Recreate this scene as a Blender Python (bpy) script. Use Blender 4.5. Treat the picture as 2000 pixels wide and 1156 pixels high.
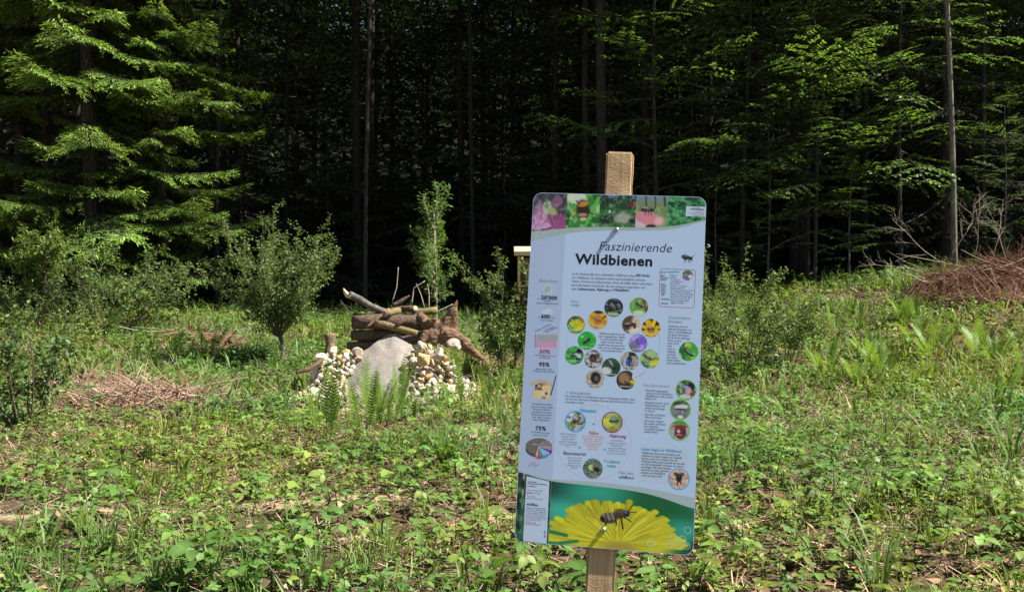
import bpy, bmesh, math, random
import numpy as np
from mathutils import Vector, Matrix, noise as mnoise

# ------------------------------------------------------------------ clear
for o in list(bpy.data.objects):
    bpy.data.objects.remove(o, do_unlink=True)
scene = bpy.context.scene
C = scene.collection
random.seed(11)
rng = np.random.default_rng(11)
PI = math.pi

# ------------------------------------------------------------------ camera
CAM_Z, PITCH, FPX = 1.10, -0.54, 1900.0
cam = bpy.data.cameras.new('camera')
cam_o = bpy.data.objects.new('camera', cam)
C.objects.link(cam_o)
cam_o.location = (0, 0, CAM_Z)
cam_o.rotation_euler = (math.radians(90 + PITCH), 0, 0)
cam.sensor_width = 36.0
cam.lens = 36.0 * FPX / 2000.0
cam.clip_start = 0.05
cam.clip_end = 2000
scene.camera = cam_o

# ------------------------------------------------------------------ sky, sun, exposure
SUN = Vector((0.602, -0.085, 0.79)).normalized()
w = bpy.data.worlds.new('World')
scene.world = w
w.use_nodes = True
wn = w.node_tree.nodes
wl = w.node_tree.links
wn.clear()
sky = wn.new('ShaderNodeTexSky')
sky.sky_type = 'NISHITA'
sky.sun_disc = False
sky.sun_elevation = math.asin(SUN.z)
sky.sun_rotation = math.atan2(SUN.x, SUN.y)
bg = wn.new('ShaderNodeBackground')
bg.inputs['Strength'].default_value = 0.05
wo = wn.new('ShaderNodeOutputWorld')
wl.new(sky.outputs[0], bg.inputs[0])
wl.new(bg.outputs[0], wo.inputs[0])
sl = bpy.data.lights.new('sun', 'SUN')
sl.energy = 5.0
sl.angle = math.radians(0.53)
sl.color = (1.0, 0.955, 0.88)
so = bpy.data.objects.new('sun', sl)
C.objects.link(so)
so.location = (12, -3, 16)
so.rotation_euler = SUN.to_track_quat('Z', 'Y').to_euler()
scene.view_settings.view_transform = 'Standard'
scene.view_settings.look = 'None'
scene.view_settings.exposure = 1.4
scene.view_settings.gamma = 1.0
scene.view_settings.use_curve_mapping = False
scene.render.engine = 'CYCLES'
cy = scene.cycles
cy.max_bounces = 5
cy.diffuse_bounces = 2
cy.glossy_bounces = 2
cy.transmission_bounces = 3
cy.transparent_max_bounces = 4
cy.caustics_reflective = False
cy.caustics_refractive = False
cy.use_denoising = True
cy.sample_clamp_indirect = 4.0

# ------------------------------------------------------------------ helpers
def at(px, py, Y):
    """point at depth Y (world y) seen at photo pixel px, py"""
    p = math.radians(PITCH)
    a, b = (px - 1000) / FPX, (578 - py) / FPX
    yy = math.cos(p) - math.sin(p) * b
    zz = math.sin(p) + math.cos(p) * b
    k = Y / yy
    return Vector((a * k, Y, CAM_Z + zz * k))

def srgb(r, g, b):
    f = lambda c: (c / 255 / 12.92) if c / 255 <= 0.04045 else ((c / 255 + 0.055) / 1.055) ** 2.4
    return (f(r), f(g), f(b))

def lin(a):
    a = np.clip(a, 0, 1)
    return np.where(a <= 0.04045, a / 12.92, ((a + 0.055) / 1.055) ** 2.4)

def tag(o, label=None, cat=None, group=None, kind=None):
    if label: o['label'] = label
    if cat: o['category'] = cat
    if group: o['group'] = group
    if kind: o['kind'] = kind
    return o

def empty(name, loc, rot=(0, 0, 0)):
    o = bpy.data.objects.new(name, None)
    o.empty_display_size = 0.1
    o.location = loc
    o.rotation_euler = rot
    C.objects.link(o)
    return o

def obj(name, me, mat=None, parent=None, loc=None, rot=None):
    o = bpy.data.objects.new(name, me)
    if mat is not None and len(me.materials) == 0:
        me.materials.append(mat)
    if parent is not None: o.parent = parent
    if loc is not None: o.location = loc
    if rot is not None: o.rotation_euler = rot
    C.objects.link(o)
    return o

def tri_mesh(name, V, F, col=None, smooth=False):
    """V (n,3), F (m,3 or 4) arrays, col (n,3) linear colours"""
    V = np.asarray(V, dtype=np.float32)
    F = np.asarray(F, dtype=np.int32)
    k = F.shape[1]
    me = bpy.data.meshes.new(name)
    me.vertices.add(len(V))
    me.vertices.foreach_set('co', V.ravel())
    me.loops.add(F.size)
    me.loops.foreach_set('vertex_index', F.ravel())
    me.polygons.add(len(F))
    me.polygons.foreach_set('loop_start', np.arange(len(F), dtype=np.int32) * k)
    try:
        me.polygons.foreach_set('loop_total', np.full(len(F), k, dtype=np.int32))
    except Exception:
        pass
    if smooth:
        me.polygons.foreach_set('use_smooth', np.ones(len(F), dtype=bool))
    me.update(calc_edges=True)
    if col is not None:
        a = me.color_attributes.new('Col', 'FLOAT_COLOR', 'POINT')
        cc = np.ones((len(V), 4), dtype=np.float32)
        cc[:, :3] = col
        a.data.foreach_set('color', cc.ravel())
    return me

class Acc:
    """collects triangle geometry with vertex colours"""
    def __init__(s): s.V = []; s.F = []; s.K = []; s.n = 0
    def add(s, V, F, K=None):
        V = np.asarray(V, float)
        s.V.append(V); s.F.append(np.asarray(F, int) + s.n)
        if K is None: K = np.ones((len(V), 3))
        s.K.append(np.broadcast_to(np.asarray(K, float), (len(V), 3)))
        s.n += len(V)
    def arrays(s):
        return np.concatenate(s.V), np.concatenate(s.F), np.concatenate(s.K)
    def mesh(s, name, smooth=False):
        return tri_mesh(name, *s.arrays(), smooth=smooth)

def spread(tv, tf, tk, M, T, tint=None):
    """copies a template (tv,tf,tk) with matrices M (n,3,3) and offsets T (n,3)"""
    n, k = len(T), len(tv)
    V = np.einsum('nij,kj->nki', M, tv) + T[:, None, :]
    F = (tf[None] + (np.arange(n) * k)[:, None, None]).reshape(-1, 3)
    K = np.broadcast_to(tk[None], (n, k, 3)).copy()
    if tint is not None: K = K * tint[:, None, :]
    return V.reshape(-1, 3), F, K.reshape(-1, 3)

def rotz(a):
    a = np.asarray(a); c, s = np.cos(a), np.sin(a); z = np.zeros_like(c)
    return np.stack([np.stack([c, -s, z], -1), np.stack([s, c, z], -1), np.stack([z, z, z + 1], -1)], -2)

def frame(D, N):
    """matrices whose columns are D, N x D, N' """
    D = D / np.linalg.norm(D, axis=-1, keepdims=True)
    Y = np.cross(N, D); Y /= (np.linalg.norm(Y, axis=-1, keepdims=True) + 1e-9)
    Z = np.cross(D, Y)
    return np.stack([D, Y, Z], -1)

def tube(pts, rad, sides=6, cap=True, wob=0.0, seed=0):
    pts = np.asarray(pts, float); n = len(pts)
    rad = np.broadcast_to(np.asarray(rad, float), (n,))
    d = np.gradient(pts, axis=0); d /= (np.linalg.norm(d, axis=1, keepdims=True) + 1e-9)
    ref = np.array([0, 0, 1.0]) if abs(d[0][2]) < 0.8 else np.array([1.0, 0, 0])
    V = []
    r_ = np.random.default_rng(seed)
    ph = r_.uniform(0, 6.28, 4)
    for i in range(n):
        a = np.cross(ref, d[i]); a /= np.linalg.norm(a); b = np.cross(d[i], a)
        ref = np.cross(a, b) if False else ref
        t = np.arange(sides) * 2 * PI / sides
        rr = rad[i] * (1 + wob * (np.sin(2 * t + ph[0] + i * .7) * .6 + np.sin(3 * t + ph[1] - i * .9) * .5 + r_.normal(0, .35, sides)))
        V.append(pts[i] + np.outer(np.cos(t) * rr, a) + np.outer(np.sin(t) * rr, b))
    V = np.concatenate(V)
    F = []
    for i in range(n - 1):
        for j in range(sides):
            p, q = i * sides + j, i * sides + (j + 1) % sides
            F += [(p, q, q + sides), (p, q + sides, p + sides)]
    if cap:
        for e, i in ((0, 0), (1, n - 1)):
            V = np.vstack([V, pts[i]]); c = len(V) - 1
            for j in range(sides):
                p, q = i * sides + j, i * sides + (j + 1) % sides
                F.append((c, q, p) if e == 0 else (c, p, q))
    return V, np.array(F)

# ---- value noise
_lat = rng.random((64, 64))
def vnoise(x, y):
    xi, yi = np.floor(x).astype(int), np.floor(y).astype(int)
    fx, fy = x - xi, y - yi
    fx = fx * fx * (3 - 2 * fx); fy = fy * fy * (3 - 2 * fy)
    a = _lat[xi % 64, yi % 64]; b = _lat[(xi + 1) % 64, yi % 64]
    c = _lat[xi % 64, (yi + 1) % 64]; d = _lat[(xi + 1) % 64, (yi + 1) % 64]
    return (a * (1 - fx) + b * fx) * (1 - fy) + (c * (1 - fx) + d * fx) * fy
def fbm(x, y, o=4):
    s, a, t = 0, 1, 0
    for i in range(o):
        s = s + a * vnoise(x * 2 ** i + 17.3 * i, y * 2 ** i + 5.1 * i); t += a; a *= .5
    return s / t
def sstep(a, b, x):
    t = np.clip((x - a) / (b - a), 0, 1); return t * t * (3 - 2 * t)

# ---- terrain
def ground_h(x, y):
    x = np.asarray(x, float); y = np.asarray(y, float)
    s = sstep(8.8, 18.0, y)
    h = s * (0.52 + 0.125 * np.clip(x - .4, 0, 9) + 0.02 * np.clip(-x, 0, 10))
    h = h + 0.02 * np.clip(y - 18, 0, 20) + 0.42 * np.clip(y - 44, 0, 60) ** 1.02
    h = h - 0.25 * sstep(2.2, 0.2, y)
    near = 1 - sstep(25, 60, np.hypot(x, y))
    h = h + near * ((fbm(x * .9 + 40, y * .9 + 40, 4) - .5) * .16 + (fbm(x * 4 + 9, y * 4 + 3, 2) - .5) * .05)
    return h
def gh(x, y): return float(ground_h(np.array([x]), np.array([y]))[0])

# ------------------------------------------------------------------ materials
def new_mat(name):
    m = bpy.data.materials.new(name); m.use_nodes = True
    nt = m.node_tree; nt.nodes.clear()
    out = nt.nodes.new('ShaderNodeOutputMaterial')
    return m, nt, out
def N(nt, t, **kw):
    n = nt.nodes.new('ShaderNode' + t)
    for k, v in kw.items(): setattr(n, k, v)
    return n
def ramp(nt, stops, fac):
    r = N(nt, 'ValToRGB'); e = r.color_ramp.elements
    while len(e) < len(stops): e.new(0.5)
    for i, (p, c) in enumerate(stops):
        e[i].position = p; e[i].color = (*c, 1)
    nt.links.new(fac, r.inputs[0]); return r
def noise_node(nt, scale, detail=4, rough=.6, vec=None, dist=0):
    n = N(nt, 'TexNoise'); n.inputs['Scale'].default_value = scale
    n.inputs['Detail'].default_value = detail; n.inputs['Roughness'].default_value = rough
    n.inputs['Distortion'].default_value = dist
    if vec is not None: nt.links.new(vec, n.inputs['Vector'])
    return n
def bump(nt, h, strength, dist=0.01):
    b = N(nt, 'Bump'); b.inputs['Strength'].default_value = strength; b.inputs['Distance'].default_value = dist
    nt.links.new(h, b.inputs['Height']); return b

def leaf_mat(name, gloss=.45, trans=.35, tcol=(1.25, 1.2, .55), spec=.4):
    m, nt, out = new_mat(name)
    a = N(nt, 'Attribute'); a.attribute_name = 'Col'
    p = N(nt, 'BsdfPrincipled'); p.inputs['Roughness'].default_value = gloss
    p.inputs['Specular IOR Level'].default_value = spec
    t = N(nt, 'BsdfTranslucent')
    mul = N(nt, 'MixRGB', blend_type='MULTIPLY'); mul.inputs[0].default_value = 1
    mul.inputs[2].default_value = (*tcol, 1)
    nt.links.new(a.outputs['Color'], mul.inputs[1])
    nt.links.new(mul.outputs[0], t.inputs['Color'])
    nt.links.new(a.outputs['Color'], p.inputs['Base Color'])
    mx = N(nt, 'MixShader'); mx.inputs[0].default_value = trans
    nt.links.new(p.outputs[0], mx.inputs[1]); nt.links.new(t.outputs[0], mx.inputs[2])
    nt.links.new(mx.outputs[0], out.inputs[0])
    return m
def col_mat(name, rough=.8, spec=.2, bump_scale=0, bump_s=.3):
    m, nt, out = new_mat(name)
    a = N(nt, 'Attribute'); a.attribute_name = 'Col'
    p = N(nt, 'BsdfPrincipled'); p.inputs['Roughness'].default_value = rough
    p.inputs['Specular IOR Level'].default_value = spec
    nt.links.new(a.outputs['Color'], p.inputs['Base Color'])
    if bump_scale:
        tc = N(nt, 'TexCoord')
        n = noise_node(nt, bump_scale, 5, .7, tc.outputs['Object'])
        nt.links.new(bump(nt, n.outputs['Fac'], bump_s).outputs[0], p.inputs['Normal'])
    nt.links.new(p.outputs[0], out.inputs[0]); return m
def plain(name, col, rough=.6, spec=.3, metal=0):
    m, nt, out = new_mat(name)
    p = N(nt, 'BsdfPrincipled'); p.inputs['Base Color'].default_value = (*col, 1)
    p.inputs['Roughness'].default_value = rough; p.inputs['Metallic'].default_value = metal
    p.inputs['Specular IOR Level'].default_value = spec
    nt.links.new(p.outputs[0], out.inputs[0]); return m
def bark_mat(name, c1, c2, c3, scale=(30, 30, 5), bs=.8, moss=None):
    m, nt, out = new_mat(name)
    tc = N(nt, 'TexCoord'); mp = N(nt, 'Mapping'); mp.inputs['Scale'].default_value = scale
    nt.links.new(tc.outputs['Object'], mp.inputs['Vector'])
    n = noise_node(nt, 1.0, 7, .7, mp.outputs[0], .6)
    r = ramp(nt, [(.3, c1), (.52, c2), (.75, c3)], n.outputs['Fac'])
    colout = r.outputs[0]
    if moss:
        n2 = noise_node(nt, 6.0, 4, .6, tc.outputs['Object'])
        f = ramp(nt, [(.48, (0, 0, 0)), (.62, (1, 1, 1))], n2.outputs['Fac'])
        mx = N(nt, 'MixRGB'); nt.links.new(f.outputs[0], mx.inputs[0])
        nt.links.new(colout, mx.inputs[1]); mx.inputs[2].default_value = (*moss, 1)
        colout = mx.outputs[0]
    p = N(nt, 'BsdfPrincipled'); p.inputs['Roughness'].default_value = .85
    p.inputs['Specular IOR Level'].default_value = .2
    nt.links.new(colout, p.inputs['Base Color'])
    nt.links.new(bump(nt, n.outputs['Fac'], bs, .02).outputs[0], p.inputs['Normal'])
    nt.links.new(p.outputs[0], out.inputs[0]); return m

M_leaf = leaf_mat('leaf_green', .5, .38, spec=.28)
M_beech = leaf_mat('leaf_beech', .45, .45, spec=.3)
M_needle = leaf_mat('needle_green', .6, .3, spec=.2)
M_fern = leaf_mat('fern_green', .5, .42, spec=.3)
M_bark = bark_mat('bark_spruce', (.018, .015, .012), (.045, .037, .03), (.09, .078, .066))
M_bark_dim = bark_mat('bark_dim', (.014, .013, .01), (.034, .03, .025), (.075, .068, .056), (14, 14, 5), .5)  # bark toned dark to stand in for forest shade
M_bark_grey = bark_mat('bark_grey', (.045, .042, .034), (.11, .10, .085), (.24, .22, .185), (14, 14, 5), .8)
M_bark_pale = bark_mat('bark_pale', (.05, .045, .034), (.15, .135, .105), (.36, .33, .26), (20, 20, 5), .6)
M_bark_log = bark_mat('bark_log', (.035, .022, .016), (.12, .08, .055), (.27, .2, .15), (26, 60, 60), 1.0)
M_bark_moss = bark_mat('bark_mossy', (.06, .04, .022), (.19, .13, .075), (.34, .26, .16), (18, 40, 40), .9, moss=(.16, .15, .04))
M_root = bark_mat('root_wood', (.045, .026, .017), (.15, .088, .052), (.36, .24, .145), (8, 20, 40), 1.0)
M_twig = bark_mat('twig_bark', (.05, .035, .025), (.12, .09, .07), (.22, .18, .14), (60, 60, 60), .3)
M_paletwig = bark_mat('pale_twig', (.22, .17, .12), (.38, .31, .24), (.55, .48, .4), (60, 60, 60), .3)
M_redtwig = col_mat('dead_brush', .85, .15)
M_litter = col_mat('litter', .85, .15)

def cutwood_mat(name, c1, c2, scale):
    m, nt, out = new_mat(name)
    tc = N(nt, 'TexCoord')
    wv = N(nt, 'TexWave', wave_type='RINGS', rings_direction='SPHERICAL')
    wv.inputs['Scale'].default_value = scale; wv.inputs['Distortion'].default_value = 2.5
    nt.links.new(tc.outputs['Object'], wv.inputs['Vector'])
    r = ramp(nt, [(.0, c1), (1, c2)], wv.outputs['Fac'])
    n = noise_node(nt, 25, 5, .6, tc.outputs['Object'])
    mx = N(nt, 'MixRGB', blend_type='MULTIPLY'); mx.inputs[0].default_value = .5
    nt.links.new(r.outputs[0], mx.inputs[1]); nt.links.new(n.outputs['Fac'], mx.inputs[2])
    p = N(nt, 'BsdfPrincipled'); p.inputs['Roughness'].default_value = .75
    nt.links.new(mx.outputs[0], p.inputs['Base Color'])
    nt.links.new(p.outputs[0], out.inputs[0]); return m
M_cut = cutwood_mat('sawn_wood', (.62, .43, .25), (.8, .62, .4), 60)
M_cut_old = cutwood_mat('old_sawn_wood', (.3, .19, .11), (.45, .31, .2), 60)

def ground_mat():
    m, nt, out = new_mat('clearing_soil')
    tc = N(nt, 'TexCoord')
    at_ = N(nt, 'Attribute'); at_.attribute_name = 'Col'
    n1 = noise_node(nt, 38, 8, .75, tc.outputs['Object'], .8)
    n2 = noise_node(nt, 3.0, 5, .6, tc.outputs['Object'])
    litter = ramp(nt, [(.28, (.028, .018, .011)), (.45, (.10, .066, .04)), (.6, (.22, .155, .095)), (.75, (.38, .285, .19))], n1.outputs['Fac'])
    soil = ramp(nt, [(.3, (.06, .038, .022)), (.55, (.17, .115, .065)), (.8, (.32, .23, .14))], n1.outputs['Fac'])
    f2 = ramp(nt, [(.42, (0, 0, 0)), (.58, (1, 1, 1))], n2.outputs['Fac'])
    a = N(nt, 'MixRGB'); nt.links.new(f2.outputs[0], a.inputs[0]); nt.links.new(litter.outputs[0], a.inputs[1]); nt.links.new(soil.outputs[0], a.inputs[2])
    sand = ramp(nt, [(.25, (.36, .24, .12)), (.5, (.58, .43, .25)), (.75, (.72, .58, .38))], n1.outputs['Fac'])
    b = N(nt, 'MixRGB')
    sep = N(nt, 'SeparateColor'); nt.links.new(at_.outputs['Color'], sep.inputs[0])
    # sandy where the red channel says so, broken up by noise; forest litter, painted dark as shade, by the green channel
    ma = N(nt, 'Math', operation='ADD'); nt.links.new(sep.outputs[0], ma.inputs[0])
    mb = N(nt, 'Math', operation='SUBTRACT'); nt.links.new(n1.outputs['Fac'], mb.inputs[0]); mb.inputs[1].default_value = .5
    nt.links.new(mb.outputs[0], ma.inputs[1])
    f3 = ramp(nt, [(.35, (0, 0, 0)), (.6, (1, 1, 1))], ma.outputs[0])
    nt.links.new(f3.outputs[0], b.inputs[0]); nt.links.new(a.outputs[0], b.inputs[1]); nt.links.new(sand.outputs[0], b.inputs[2])
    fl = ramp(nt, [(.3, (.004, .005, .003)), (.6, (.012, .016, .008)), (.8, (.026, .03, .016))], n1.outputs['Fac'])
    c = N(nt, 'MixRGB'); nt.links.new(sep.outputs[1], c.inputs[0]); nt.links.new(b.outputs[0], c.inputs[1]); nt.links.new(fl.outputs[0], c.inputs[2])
    p = N(nt, 'BsdfPrincipled'); p.inputs['Roughness'].default_value = .95; p.inputs['Specular IOR Level'].default_value = .1
    nt.links.new(c.outputs[0], p.inputs['Base Color'])
    nt.links.new(bump(nt, n1.outputs['Fac'], 1.0, .04).outputs[0], p.inputs['Normal'])
    nt.links.new(p.outputs[0], out.inputs[0]); return m
M_ground = ground_mat()

# ------------------------------------------------------------------ ground
SANDS = [(-1.9, 4.8, .5, .2), (-1.15, 4.95, .3, .16), (-.75, 5.05, .22, .12), (-2.4, 4.5, .25, .14), (-.1, 4.7, .2, .12),
         (-.35, 7.3, .35, .35), (2.9, 3.4, .25, .14), (.85, 3.35, .2, .12), (1.9, 5.4, .2, .15), (3.4, 6.8, .22, .16), (-1.35, 8.9, .35, .5)]
def sand_mask(x, y):
    s = np.zeros_like(x, dtype=float)
    for (cx, cy_, rx, ry) in SANDS:
        s = np.maximum(s, np.clip(1.15 - np.hypot((x - cx) / rx, (y - cy_) / ry) * .75, 0, 1))
    return s
def make_ground():
    xs = np.concatenate([-np.geomspace(400, 11, 26), np.linspace(-10.5, 10.5, 210), np.geomspace(11, 400, 26)])
    ys = np.concatenate([-np.geomspace(300, 1, 22), np.linspace(-.5, 19, 200), np.geomspace(19.3, 500, 60)])
    X, Y = np.meshgrid(xs, ys, indexing='ij')
    Z = ground_h(X, Y)
    V = np.stack([X, Y, Z], -1).reshape(-1, 3)
    n, m = X.shape
    i, j = np.meshgrid(np.arange(n - 1), np.arange(m - 1), indexing='ij')
    a = (i * m + j).ravel()
    F = np.stack([a, a + m, a + m + 1, a + 1], -1)
    col = np.zeros((len(V), 3))
    col[:, 0] = (sand_mask(X, Y) * .85).ravel()
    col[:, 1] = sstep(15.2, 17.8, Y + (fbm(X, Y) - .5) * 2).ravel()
    me = tri_mesh('ground', V, F, col, smooth=True)
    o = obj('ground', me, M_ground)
    tag(o, 'littered sandy clearing floor rising gently to the forest', None, kind='structure')
make_ground()

# ------------------------------------------------------------------ leaf templates (along +x, up +z)
def leaflet(L, W, lod=1, fold=.28, droop=.18):
    if lod == 2:
        V = np.array([[0, 0, 0], [L * .45, W / 2, fold * W / 2 - droop * L * .2], [L * .45, -W / 2, fold * W / 2 - droop * L * .2], [L, 0, -droop * L]])
        F = np.array([[0, 3, 1], [0, 2, 3]])
        return V, F
    st = [(0, 0), (.22, .8), (.5, 1), (.78, .62), (1, 0)] if lod == 1 else \
         [(0, 0), (.1, .5), (.15, .68), (.26, .82), (.30, .95), (.42, .92), (.46, 1.03), (.58, .85), (.62, .9), (.73, .62), (.76, .66), (.87, .33), (1, 0)]
    V = []; rows = []
    for t, wd in st:
        x = t * L; zc = -droop * L * t * t
        if wd == 0:
            rows.append((len(V),)); V.append([x, 0, zc])
        else:
            y = wd * W / 2; rows.append((len(V), len(V) + 1, len(V) + 2))
            V += [[x, y, zc + fold * y], [x, 0, zc], [x, -y, zc + fold * y]]
    F = []
    for a, b in zip(rows[:-1], rows[1:]):
        if len(a) == 1: F += [(a[0], b[1], b[0]), (a[0], b[2], b[1])]
        elif len(b) == 1: F += [(a[0], a[1], b[0]), (a[1], a[2], b[0])]
        else: F += [(a[0], a[1], b[1]), (a[0], b[1], b[0]), (a[1], a[2], b[2]), (a[1], b[2], b[1])]
    return np.array(V, float), np.array(F)

def Rx(a): c, s = math.cos(a), math.sin(a); return np.array([[1, 0, 0], [0, c, -s], [0, s, c]])
def Ry(a): c, s = math.cos(a), math.sin(a); return np.array([[c, 0, s], [0, 1, 0], [-s, 0, c]])
def Rz(a): c, s = math.cos(a), math.sin(a); return np.array([[c, -s, 0], [s, c, 0], [0, 0, 1]])

def trifoliate(r, L=.065, lod=1, n=3):
    """bramble leaf: petiole along +x, then n leaflets"""
    A = Acc(); p = L * r.uniform(.5, .9)
    if lod < 2:
        tv, tf = tube([[0, 0, 0], [p * .5, 0, p * .1], [p, 0, 0]], [.0016, .0014, .0012], 3, False)
        A.add(tv, tf, (.9, .8, .7))
    angs = [0, 1.25, -1.25] if n == 3 else [0, .95, -.95, 1.9, -1.9]
    for i, a in enumerate(angs):
        l = L * (1.0 if i == 0 else .82) * r.uniform(.9, 1.1)
        V, F = leaflet(l, l * r.uniform(.62, .78), lod, r.uniform(.15, .4), r.uniform(.05, .35))
        V = V @ (Rz(a + r.normal(0, .1)) @ Ry(r.uniform(-.15, .35)) @ Rx(r.normal(0, .2))).T
        base = np.array([p + (.012 if i == 0 else 0), 0, 0])
        vein = np.ones((len(V), 1))
        if lod == 0:
            vein[1:-1] = np.where((np.arange(len(V) - 2) % 3 == 1), 1.22, np.where((np.arange(len(V) - 2) // 3) % 2 == 0, .78, 1.12))[:, None]
        A.add(V + base, F, vein * np.ones(3) * r.uniform(.82, 1.15))
    return A.arrays()

# greens: linear albedo
G_BR = np.array([.128, .218, .046])

def sprig(r, kind, lod):
    """one small ground plant, returns V,F,K with K the leaf colour"""
    A = Acc()
    if kind == 'bramble':
        h = r.uniform(.06, .2); n = r.integers(4, 7)
        for i in range(n):
            L = r.uniform(.038, .062)
            V, F, K = trifoliate(r, L, lod)
            t = (i + r.uniform(0, .8)) / n
            az = i * 2.4 + r.uniform(-.5, .5)
            M = Rz(az) @ Ry(r.uniform(-.5, .25))
            A.add(V @ M.T + np.array([math.cos(az) * .02 + t * .05, math.sin(az) * .02, h * (.3 + .7 * t)]), F, K * G_BR * r.uniform(.8, 1.2) * np.array([r.uniform(.8, 1.25), 1, r.uniform(.8, 1.2)]))
        if lod < 2:
            tv, tf = tube([[0, 0, 0], [.02, 0, h * .5], [.05, .01, h]], [.003, .0025, .0015], 3, False)
            A.add(tv, tf, (.09, .075, .03))
    elif kind == 'herb':
        h = r.uniform(.05, .22); n = r.integers(8, 15)
        lean = r.normal(0, .06, 2)
        for i in range(n):
            t = (i + .5) / n
            L = r.uniform(.022, .045) * (1.1 - .5 * t)
            V, F = leaflet(L, L * r.uniform(.4, .6), lod, r.uniform(.1, .4), r.uniform(0, .4))
            az = i * 2.4 + r.uniform(-.4, .4)
            M = Rz(az) @ Ry(r.uniform(-.7, .2)) @ Rx(r.normal(0, .25))
            A.add(V @ M.T + np.array([lean[0] * t, lean[1] * t, h * (.15 + .85 * t)]), F, np.array([.165, .27, .05]) * r.uniform(.8, 1.2) * np.array([r.uniform(.85, 1.2), 1, 1]))
        if lod < 2:
            tv, tf = tube([[0, 0, 0], [lean[0], lean[1], h]], [.002, .0012], 3, False)
            A.add(tv, tf, (.1, .12, .04))
    elif kind == 'lance':     # upright narrow-leaved weed
        h = r.uniform(.12, .34); n = int(h / .016); lean = r.normal(0, .05, 2)
        for i in range(n):
            t = (i + .5) / n; L = r.uniform(.03, .06) * (1.15 - .7 * t)
            V, F = leaflet(L, L * r.uniform(.16, .26), lod, .2, r.uniform(.1, .6))
            M = Rz(i * 2.4 + r.uniform(-.4, .4)) @ Ry(r.uniform(-.8, -.1))
            A.add(V @ M.T + np.array([lean[0] * t, lean[1] * t, h * (.1 + .9 * t)]), F, np.array([.15, .235, .05]) * r.uniform(.8, 1.2))
        tv, tf = tube([[0, 0, 0], [lean[0], lean[1], h]], [.0022, .001], 3, False)
        A.add(tv, tf, (.12, .11, .045))
    elif kind == 'ivy':       # low flat leaves close to the soil
        n = r.integers(7, 12)
        for i in range(n):
            L = r.uniform(.028, .05); V, F = leaflet(L, L * r.uniform(.7, 1.0), lod, r.uniform(.05, .3), r.uniform(0, .3))
            az = r.uniform(0, 6.28); rr = r.uniform(0, .1)
            M = Rz(r.uniform(0, 6.28)) @ Ry(r.uniform(-.5, .3)) @ Rx(r.normal(0, .3))
            A.add(V @ M.T + np.array([math.cos(az) * rr, math.sin(az) * rr, r.uniform(.015, .07)]), F, np.array([.105, .18, .044]) * r.uniform(.75, 1.3))
    elif kind == 'grass':
        n = 9 if lod == 1 else 6
        for i in range(n):
            L = r.uniform(.07, .2); wd = r.uniform(.0025, .005) * (1 if lod == 1 else 1.6)
            az = r.uniform(0, 6.28); out_ = r.uniform(.15, .75)
            d = np.array([math.cos(az), math.sin(az), 0]); s = np.array([-d[1], d[0], 0]) * wd
            b = d * r.uniform(0, .03)
            p1 = b + d * L * out_ * .35 + np.array([0, 0, L * .6]); p2 = b + d * L * out_ + np.array([0, 0, L * .85])
            V = np.array([b - s, b + s, p1 + s * .8, p1 - s * .8, p2])
            A.add(V, [(0, 1, 2), (0, 2, 3), (3, 2, 4)], np.array([.16, .235, .055]) * r.uniform(.6, 1.25))
    elif kind == 'dry':       # dry stalks and straw
        n = 7
        for i in range(n):
            L = r.uniform(.03, .12) * (1 + (r.random() < .1)); az = r.uniform(0, 6.28); wd = r.uniform(.001, .0026)
            el = abs(r.normal(0, .25))
            d = np.array([math.cos(az) * math.cos(el), math.sin(az) * math.cos(el), math.sin(el)])
            s = np.cross(d, [0, 0, 1]); s = s / np.linalg.norm(s) * wd
            b = np.array([r.normal(0, .05), r.normal(0, .05), .012])
            V = np.array([b - s, b + s, b + d * L + s * .6, b + d * L - s * .6])
            A.add(V, [(0, 1, 2), (0, 2, 3)], np.array([.42, .32, .21]) * r.uniform(.35, 1.2))
    elif kind == 'deadleaf':
        n = 6
        for i in range(n):
            L = r.uniform(.02, .055); V, F = leaflet(L, L * .6, 2, r.uniform(-.5, .9), r.uniform(-.5, .6))
            M = Rz(r.uniform(0, 6.28)) @ Ry(r.normal(0, .4)) @ Rx(r.normal(0, .4))
            A.add(V @ M.T + np.array([r.normal(0, .07), r.normal(0, .07), r.uniform(.008, .03)]), F, np.array([.24, .155, .095]) * r.uniform(.3, 1.4))
    return A.arrays()

SPR = {}
for kd in ('bramble', 'herb', 'lance', 'ivy', 'grass', 'dry', 'deadleaf'):
    for lod in (1, 2):
        SPR[kd, lod] = [sprig(np.random.default_rng(100 + 7 * i + lod), kd, lod) for i in range(6)]

# places where the plants stay away
def gx0(px, Y): return (px - 1000) / FPX * Y
CLEAR = [(-1.22, 9.75, .62, .65), (-1.92, 9.45, .66, .46), (-.70, 9.55, .52, .42), (-.9, 10.2, .8, .35)]
BRUSH = [(-3.29, 8.75, .85, .68), (-4.3, 9.9, .62, .42), (gx0(432, 13.2), 13.1, .42, .4)]
def cover_density(x, y):
    d = np.ones_like(x)
    d *= 1 - .72 * np.clip(sand_mask(x, y) * 1.4, 0, 1)
    for (cx, cy_, rx, ry) in CLEAR:
        d *= sstep(.75, 1.05, np.hypot((x - cx) / rx, (y - cy_) / ry))
    for (cx, cy_, rx, ry) in BRUSH:
        d *= .14 + .86 * sstep(.7, 1.15, np.hypot((x - cx) / rx, (y - cy_) / ry))
    pt = sstep(.34, .6, fbm(x * 1.3 + 3, y * 1.3 + 8, 4)); d *= .40 + .84 * pt + .3 * (1 - pt) * (y < 7.5)
    d *= 1 - .93 * sstep(15.6, 18.2, y)
    return d

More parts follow.
